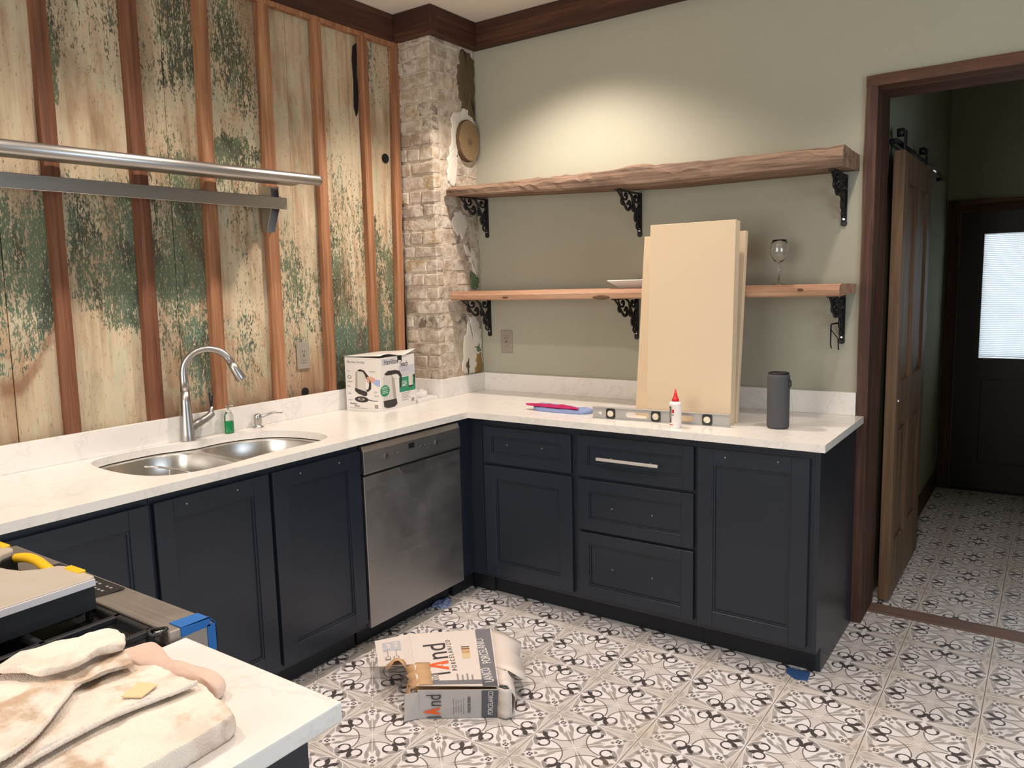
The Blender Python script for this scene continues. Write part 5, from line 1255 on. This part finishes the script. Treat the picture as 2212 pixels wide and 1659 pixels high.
# ================================================================== CARTON ON THE FLOOR
ZC = 0.118
cb = thing('tile_carton', 'torn white tile carton with orange and grey lettering lying on the floor', 'carton', (1.143, -1.619, 0.0))
o3 = Vector((1.143, -1.619, 0.0))
Pa = Vector((0, 0, 0)); Pb = Vector((1.375, -1.455, 0)) - o3; Pc = Vector((1.085, -1.110, 0)) - o3; Pd = Vector((0.835, -1.325, 0)) - o3
UP = Vector((0, 0, ZC))
def cpt(u, v, z): return Pa * (1 - u) * (1 - v) + Pb * u * (1 - v) + Pc * u * v + Pd * (1 - u) * v + Vector((0, 0, z))
def cslab(nm, pts, mat, th=0.003, par=cb):
    a, b, c = pts[0], pts[1], pts[2]; nn = (Vector(b) - Vector(a)).cross(Vector(c) - Vector(a)).normalized()
    return flat(pts, nn, mat, par, nm, th)
cslab('top_panel', [cpt(0.0, 0.03, ZC - .003), cpt(1, 0.0, ZC - .006), cpt(1, 1, ZC - .003), cpt(0.0, 1, ZC - .003)], 'carton_white')
cslab('front_panel', [cpt(0, 0, 0.002), cpt(0.97, 0, 0.002), cpt(0.985, -0.02, ZC - .010), cpt(0, 0.01, ZC - .012)], 'carton_shaded')
cslab('back_panel', [cpt(1, 1, 0.002), cpt(0, 1, 0.002), cpt(0, 1, ZC - .004), cpt(1, 1, ZC - .004)], 'carton_white')
cslab('right_panel', [cpt(0.96, 0.0, 0.002), cpt(0.97, 1, 0.002), cpt(0.99, 1, ZC - .02), cpt(0.98, 0.05, ZC - .03)], 'carton_white')
cslab('bottom_panel', [cpt(0, 0, 0.001), cpt(0, 1, 0.001), cpt(0.95, 1, 0.001), cpt(0.95, 0, 0.001)], 'cardboard', 0.002)
# long left flap lying level with the top, back half only, with printed symbols
lf = cslab('left_flap', [cpt(-0.42, 0.52, ZC - 0.030), cpt(0.0, 0.40, ZC - .002), cpt(0.0, 1.0, ZC - .002), cpt(-0.42, 0.98, ZC - 0.018)], 'carton_white')
# torn tan strip and curl
def strip_mesh(rows, mat, nm):
    mb = MB(); n = len(rows[0])
    for r_ in rows: mb.v += [tuple(p) for p in r_]
    for i in range(len(rows) - 1):
        for j in range(n - 1):
            a = i * n + j; mb.f.append((a, a + 1, a + n + 1, a + n)); mb.sm.append(True)
    o = mb.build(nm, mat, cb, recalc=False)
    m_ = o.modifiers.new('thick', 'SOLIDIFY'); m_.thickness = 0.0025; m_.offset = 0
    return o
random.seed(3)
strip_mesh([[cpt(-0.10 + 0.02 * math.sin(k * 2.1), 0.03 + 0.40 * k / 9, ZC - 0.016 + 0.006 * math.sin(k * 1.7)) for k in range(10)], [cpt(0.04, 0.03 + 0.39 * k / 9, ZC + 0.0025 + 0.002 * math.sin(k * 1.3)) for k in range(10)], [cpt(0.19 + 0.008 * math.sin(k * 3), 0.03 + 0.38 * k / 9, ZC + 0.001) for k in range(10)]], 'cardboard', 'torn_strip')
strip_mesh([[cpt(-0.10 - 0.045 * k, 0.33 + 0.018 * k, ZC - 0.005 + 0.030 * math.sin(k * 0.75)) for k in range(6)], [cpt(-0.10 - 0.05 * k, 0.42 + 0.020 * k, ZC - 0.010 + 0.026 * math.sin(k * 0.75 + 0.3)) for k in range(6)], [cpt(-0.08 - 0.05 * k, 0.52 + 0.010 * k, ZC - 0.020 + 0.014 * math.sin(k * 0.75 + 0.5)) for k in range(6)]], 'cardboard', 'torn_curl')
strip_mesh([[cpt(-0.13 + 0.01 * math.sin(k), 0.01 + 0.20 * k / 5, 0.02 + 0.07 * (k % 2) * .2) for k in range(6)], [cpt(-0.12, 0.02 + 0.19 * k / 5, ZC * 0.55) for k in range(6)], [cpt(-0.09, 0.03 + 0.18 * k / 5, ZC - 0.02) for k in range(6)]], 'cardboard', 'torn_edge')
# left front end flap folded out
cslab('end_flap', [cpt(-0.19, -0.05, 0.004), cpt(0.0, 0.0, 0.003), cpt(0.0, 0.0, ZC - 0.02), cpt(-0.16, 0.05, ZC - 0.035)], 'carton_shaded')
# right flaps
strip_mesh([[cpt(1.0, 0.30 + 0.70 * k / 8, ZC - 0.002) for k in range(9)], [cpt(1.16, 0.26 + 0.70 * k / 8, ZC - 0.012 + 0.004 * math.sin(k * 1.4)) for k in range(9)], [cpt(1.34 + 0.02 * math.sin(k), 0.22 + 0.66 * k / 8, ZC - 0.040 + 0.006 * math.sin(k * 2)) for k in range(9)]], 'carton_white', 'right_flap')
strip_mesh([[cpt(1.0, 0.02 + 0.30 * k / 6, ZC - 0.003 + 0.004 * math.sin(2 * k)) for k in range(7)], [cpt(1.10 + 0.02 * math.sin(k * 2), -0.01 + 0.28 * k / 6, ZC + 0.010 * math.sin(k * 1.9)) for k in range(7)], [cpt(1.20, 0.0 + 0.24 * k / 6, ZC - 0.05 + 0.012 * math.sin(k * 2.3)) for k in range(7)], [cpt(1.16, 0.0 + 0.22 * k / 6, 0.012) for k in range(7)]], 'carton_white', 'crushed_flap')
strip_mesh([[cpt(0.97, -0.02, ZC * (0.98 - 0.93 * k / 6)) for k in range(7)], [cpt(1.06, -0.05 + 0.015 * math.sin(k * 2), ZC * (0.96 - 0.90 * k / 6)) for k in range(7)], [cpt(1.15, -0.02 + 0.015 * math.sin(k * 3), ZC * (0.90 - 0.84 * k / 6)) for k in range(7)]], 'carton_white', 'crushed_flap')
# printing on the top panel: local helper u along short side (0..1), v along depth (0..1)
def tp_(u, v, lay=1): return cpt(u, v, ZC + 0.0004 * lay - 0.003 * u * (1 - v) * 0.8)
def tpoly(pts, mat, nm, lay=1): return flat([tp_(u, v, lay) for u, v in pts], (0, 0, 1), mat, cb, nm, 0.0004)
tpoly([(0.80, 0.0), (0.985, 0.0), (0.985, 1.0), (0.80, 1.0)], 'carton_grey', 'printed_band', 1)
tpoly([(0.19, 0.035), (0.80, 0.035), (0.80, 0.10), (0.19, 0.10)], 'carton_grey', 'folded_print_strip', 1)
tpoly([(0.80, 0.0), (0.985, 0.0), (0.985, 0.09), (0.80, 0.10)], 'carton_dark', 'folded_print_strip', 2)
vdir = (Pd - Pa).normalized(); udir = (Pb - Pa).normalized()
ld = -(udir - vdir * udir.dot(vdir)).normalized()      # letters' up points to the left
def ttext(s, size, u, v, mat, **k): return text(s, size, tp_(u, v, 4), vdir, ld, mat, cb, **k)
ttext('l', 0.125, 0.43, 0.195, 'ink')
ttext('nd', 0.125, 0.43, 0.465, 'ink', xscale=1.12)
tpoly([(0.135, 0.27 + 0.085), (0.42, 0.275), (0.42, 0.325), (0.345, 0.335), (0.345, 0.375), (0.42, 0.385), (0.42, 0.44), (0.14, 0.37)], 'orange_ink', 'printed_letter', 3)
tpoly([(0.335, 0.342), (0.335, 0.374), (0.255, 0.356)], 'carton_white', 'printed_letter', 5)
ttext('PORCELANICO', 0.026, 0.52, 0.26, 'ink', spacing=1.55)
ttext('PORCELANICO', 0.047, 0.945, 0.36, 'label_white', xscale=0.70)
ttext('LANICO', 0.047, 0.945, 0.06, 'label_white', xscale=0.60)
ttext('nd', 0.05, 0.28, 0.10, 'ink_grey')
tpoly([(0.60, 0.46), (0.70, 0.46), (0.70, 0.66), (0.60, 0.66)], 'tag', 'printed_sticker', 2)
tpoly([(0.60, 0.55), (0.70, 0.55), (0.70, 0.66), (0.60, 0.66)], 'cardboard', 'hand_slot', 3)
for v in (0.665, 0.625): tpoly([(0.60, v), (0.70, v + .004), (0.70, v + .014), (0.60, v + .010)], 'black', 'slot_cut', 4)
for k in range(4):
    u = 0.50 + 0.06 * k
    tpoly([(u, 0.10), (u + 0.02, 0.10), (u + 0.02, 0.20 - 0.02 * (k % 2)), (u, 0.20 - 0.02 * (k % 2))], 'ink_grey', 'printed_small_text', 2)
# symbols on the left flap
def lp(u, v, lay=1):   # u 0 at outer edge ..1 at box, v 0..1 front-back
    a = cpt(-0.42, 0.52, ZC - 0.030) * (1 - v) + cpt(-0.42, 0.98, ZC - 0.018) * v; b = cpt(0.0, 0.40, ZC - .002) * (1 - v) + cpt(0.0, 1.0, ZC - .002) * v
    return a * (1 - u) + b * u + Vector((0, 0, 0.0035 + 0.0005 * lay))
def lpoly(pts, mat, nm, lay=1): return flat([lp(u, v, lay) for u, v in pts], (0, 0, 1), mat, cb, nm, 0.0004)
lpoly([(0.20, 0.52), (0.70, 0.50), (0.70, 0.82), (0.20, 0.84)], 'kb_grey', 'printed_symbol_box', 1)
for (u, v) in ((0.30, 0.60), (0.52, 0.62), (0.30, 0.70), (0.52, 0.72)): lpoly([(u, v), (u + .10, v), (u + .10, v + .06), (u, v + .06)], 'carton_white', 'printed_symbol', 2)
text('TAP', 0.026, lp(0.42, 0.56, 3), vdir, ld, 'label_white', cb)
for (u, v) in ((0.22, 0.20), (0.46, 0.20)):
    lpoly([(u, v), (u + .16, v), (u + .16, v + .10), (u, v + .10)], 'ink_grey', 'printed_symbol', 1); lpoly([(u + .03, v + .02), (u + .13, v + .02), (u + .13, v + .08), (u + .03, v + .08)], 'carton_white', 'printed_symbol', 2)
    lpoly([(u + .08, v + .12), (u + .10, v + .12), (u + .10, v + .30), (u + .08, v + .30)], 'ink_grey', 'printed_symbol', 1)
# front panel print
def fp(u, w, lay=1):
    a = cpt(0, 0, 0.002) * (1 - u) + cpt(0.97, 0, 0.002) * u; b = cpt(0, 0.01, ZC - .012) * (1 - u) + cpt(0.985, -0.02, ZC - .010) * u
    nn = udir.cross(Vector((0, 0, 1))).normalized()
    return a * (1 - w) + b * w + nn * (0.0052 + 0.0005 * lay)
fn = udir.cross(Vector((0, 0, 1))).normalized()
def fpoly(pts, mat, nm, lay=1): return flat([fp(u, w, lay) for u, w in pts], fn, mat, cb, nm, 0.0004)
fpoly([(0.80, 0.01), (1.0, 0.01), (1.0, 0.985), (0.80, 0.985)], 'carton_dark', 'printed_band', 2)
def ftext(t_, size, u, w, mat, **k):
    rd = (fp(u, 1) - fp(u, 0)).normalized(); up_ = -(udir - rd * udir.dot(rd)).normalized()
    return text(t_, size, fp(u, w, 5), rd, up_, mat, cb, **k)
ftext('PORCELANICO', 0.026, 0.94, 0.10, 'label_white', xscale=0.52)
ftext('l', 0.075, 0.29, 0.02, 'ink', xscale=0.62)
ftext('nd', 0.075, 0.29, 0.44, 'ink', xscale=0.62)
fpoly([(0.06, 0.24), (0.27, 0.15), (0.27, 0.22), (0.22, 0.24), (0.22, 0.30), (0.27, 0.33), (0.27, 0.41), (0.07, 0.28)], 'orange_ink', 'printed_letter', 5)
ftext('MADE IN SPAIN', 0.016, 0.66, 0.20, 'ink', xscale=0.55)
for k, (a, b) in enumerate(((0.15, 0.72), (0.22, 0.66), (0.2, 0.66), (0.2, 0.66), (0.15, 0.72))):
    u = 0.44 + 0.032 * k; fpoly([(u, a), (u + 0.010, a), (u + 0.010, b), (u, b)], 'ink_grey', 'printed_small_text', 1)

# ---- small bits on the floor
bt = MB().add([(2.115, -0.572, 0.0008), (2.20, -0.569, 0.0008), (2.207, -0.640, 0.0008), (2.165, -0.652, 0.0012), (2.12, -0.615, 0.0008)] + [(2.115, -0.572, 0.0022), (2.20, -0.569, 0.0022), (2.207, -0.640, 0.0022), (2.165, -0.652, 0.003), (2.12, -0.615, 0.0022)], [(0, 1, 2, 3, 4)[::-1], (5, 6, 7, 8, 9)] + [(i, (i + 1) % 5, (i + 1) % 5 + 5, i + 5) for i in range(5)])
g = G('blue_film'); g.b.inputs['Transmission Weight'].default_value = 0.75; MAT['film'] = g.out(lin(110, 160, 225), 0.3)
o = bt.build('tape_scrap', 'film'); tag(o, 'scrap of translucent blue film at the foot of the end cabinet', 'film')
fold('film_scrap', 'crumpled pale plastic film under the dishwasher near the inside corner', [(0.555, -0.87), (0.58, -0.86), (0.61, -0.86), (0.62, -0.81), (0.59, -0.77), (0.555, -0.78)], 0.0, 0.012, 'blue_cloth', 0.010, 'film', 5, 21, freq=50)
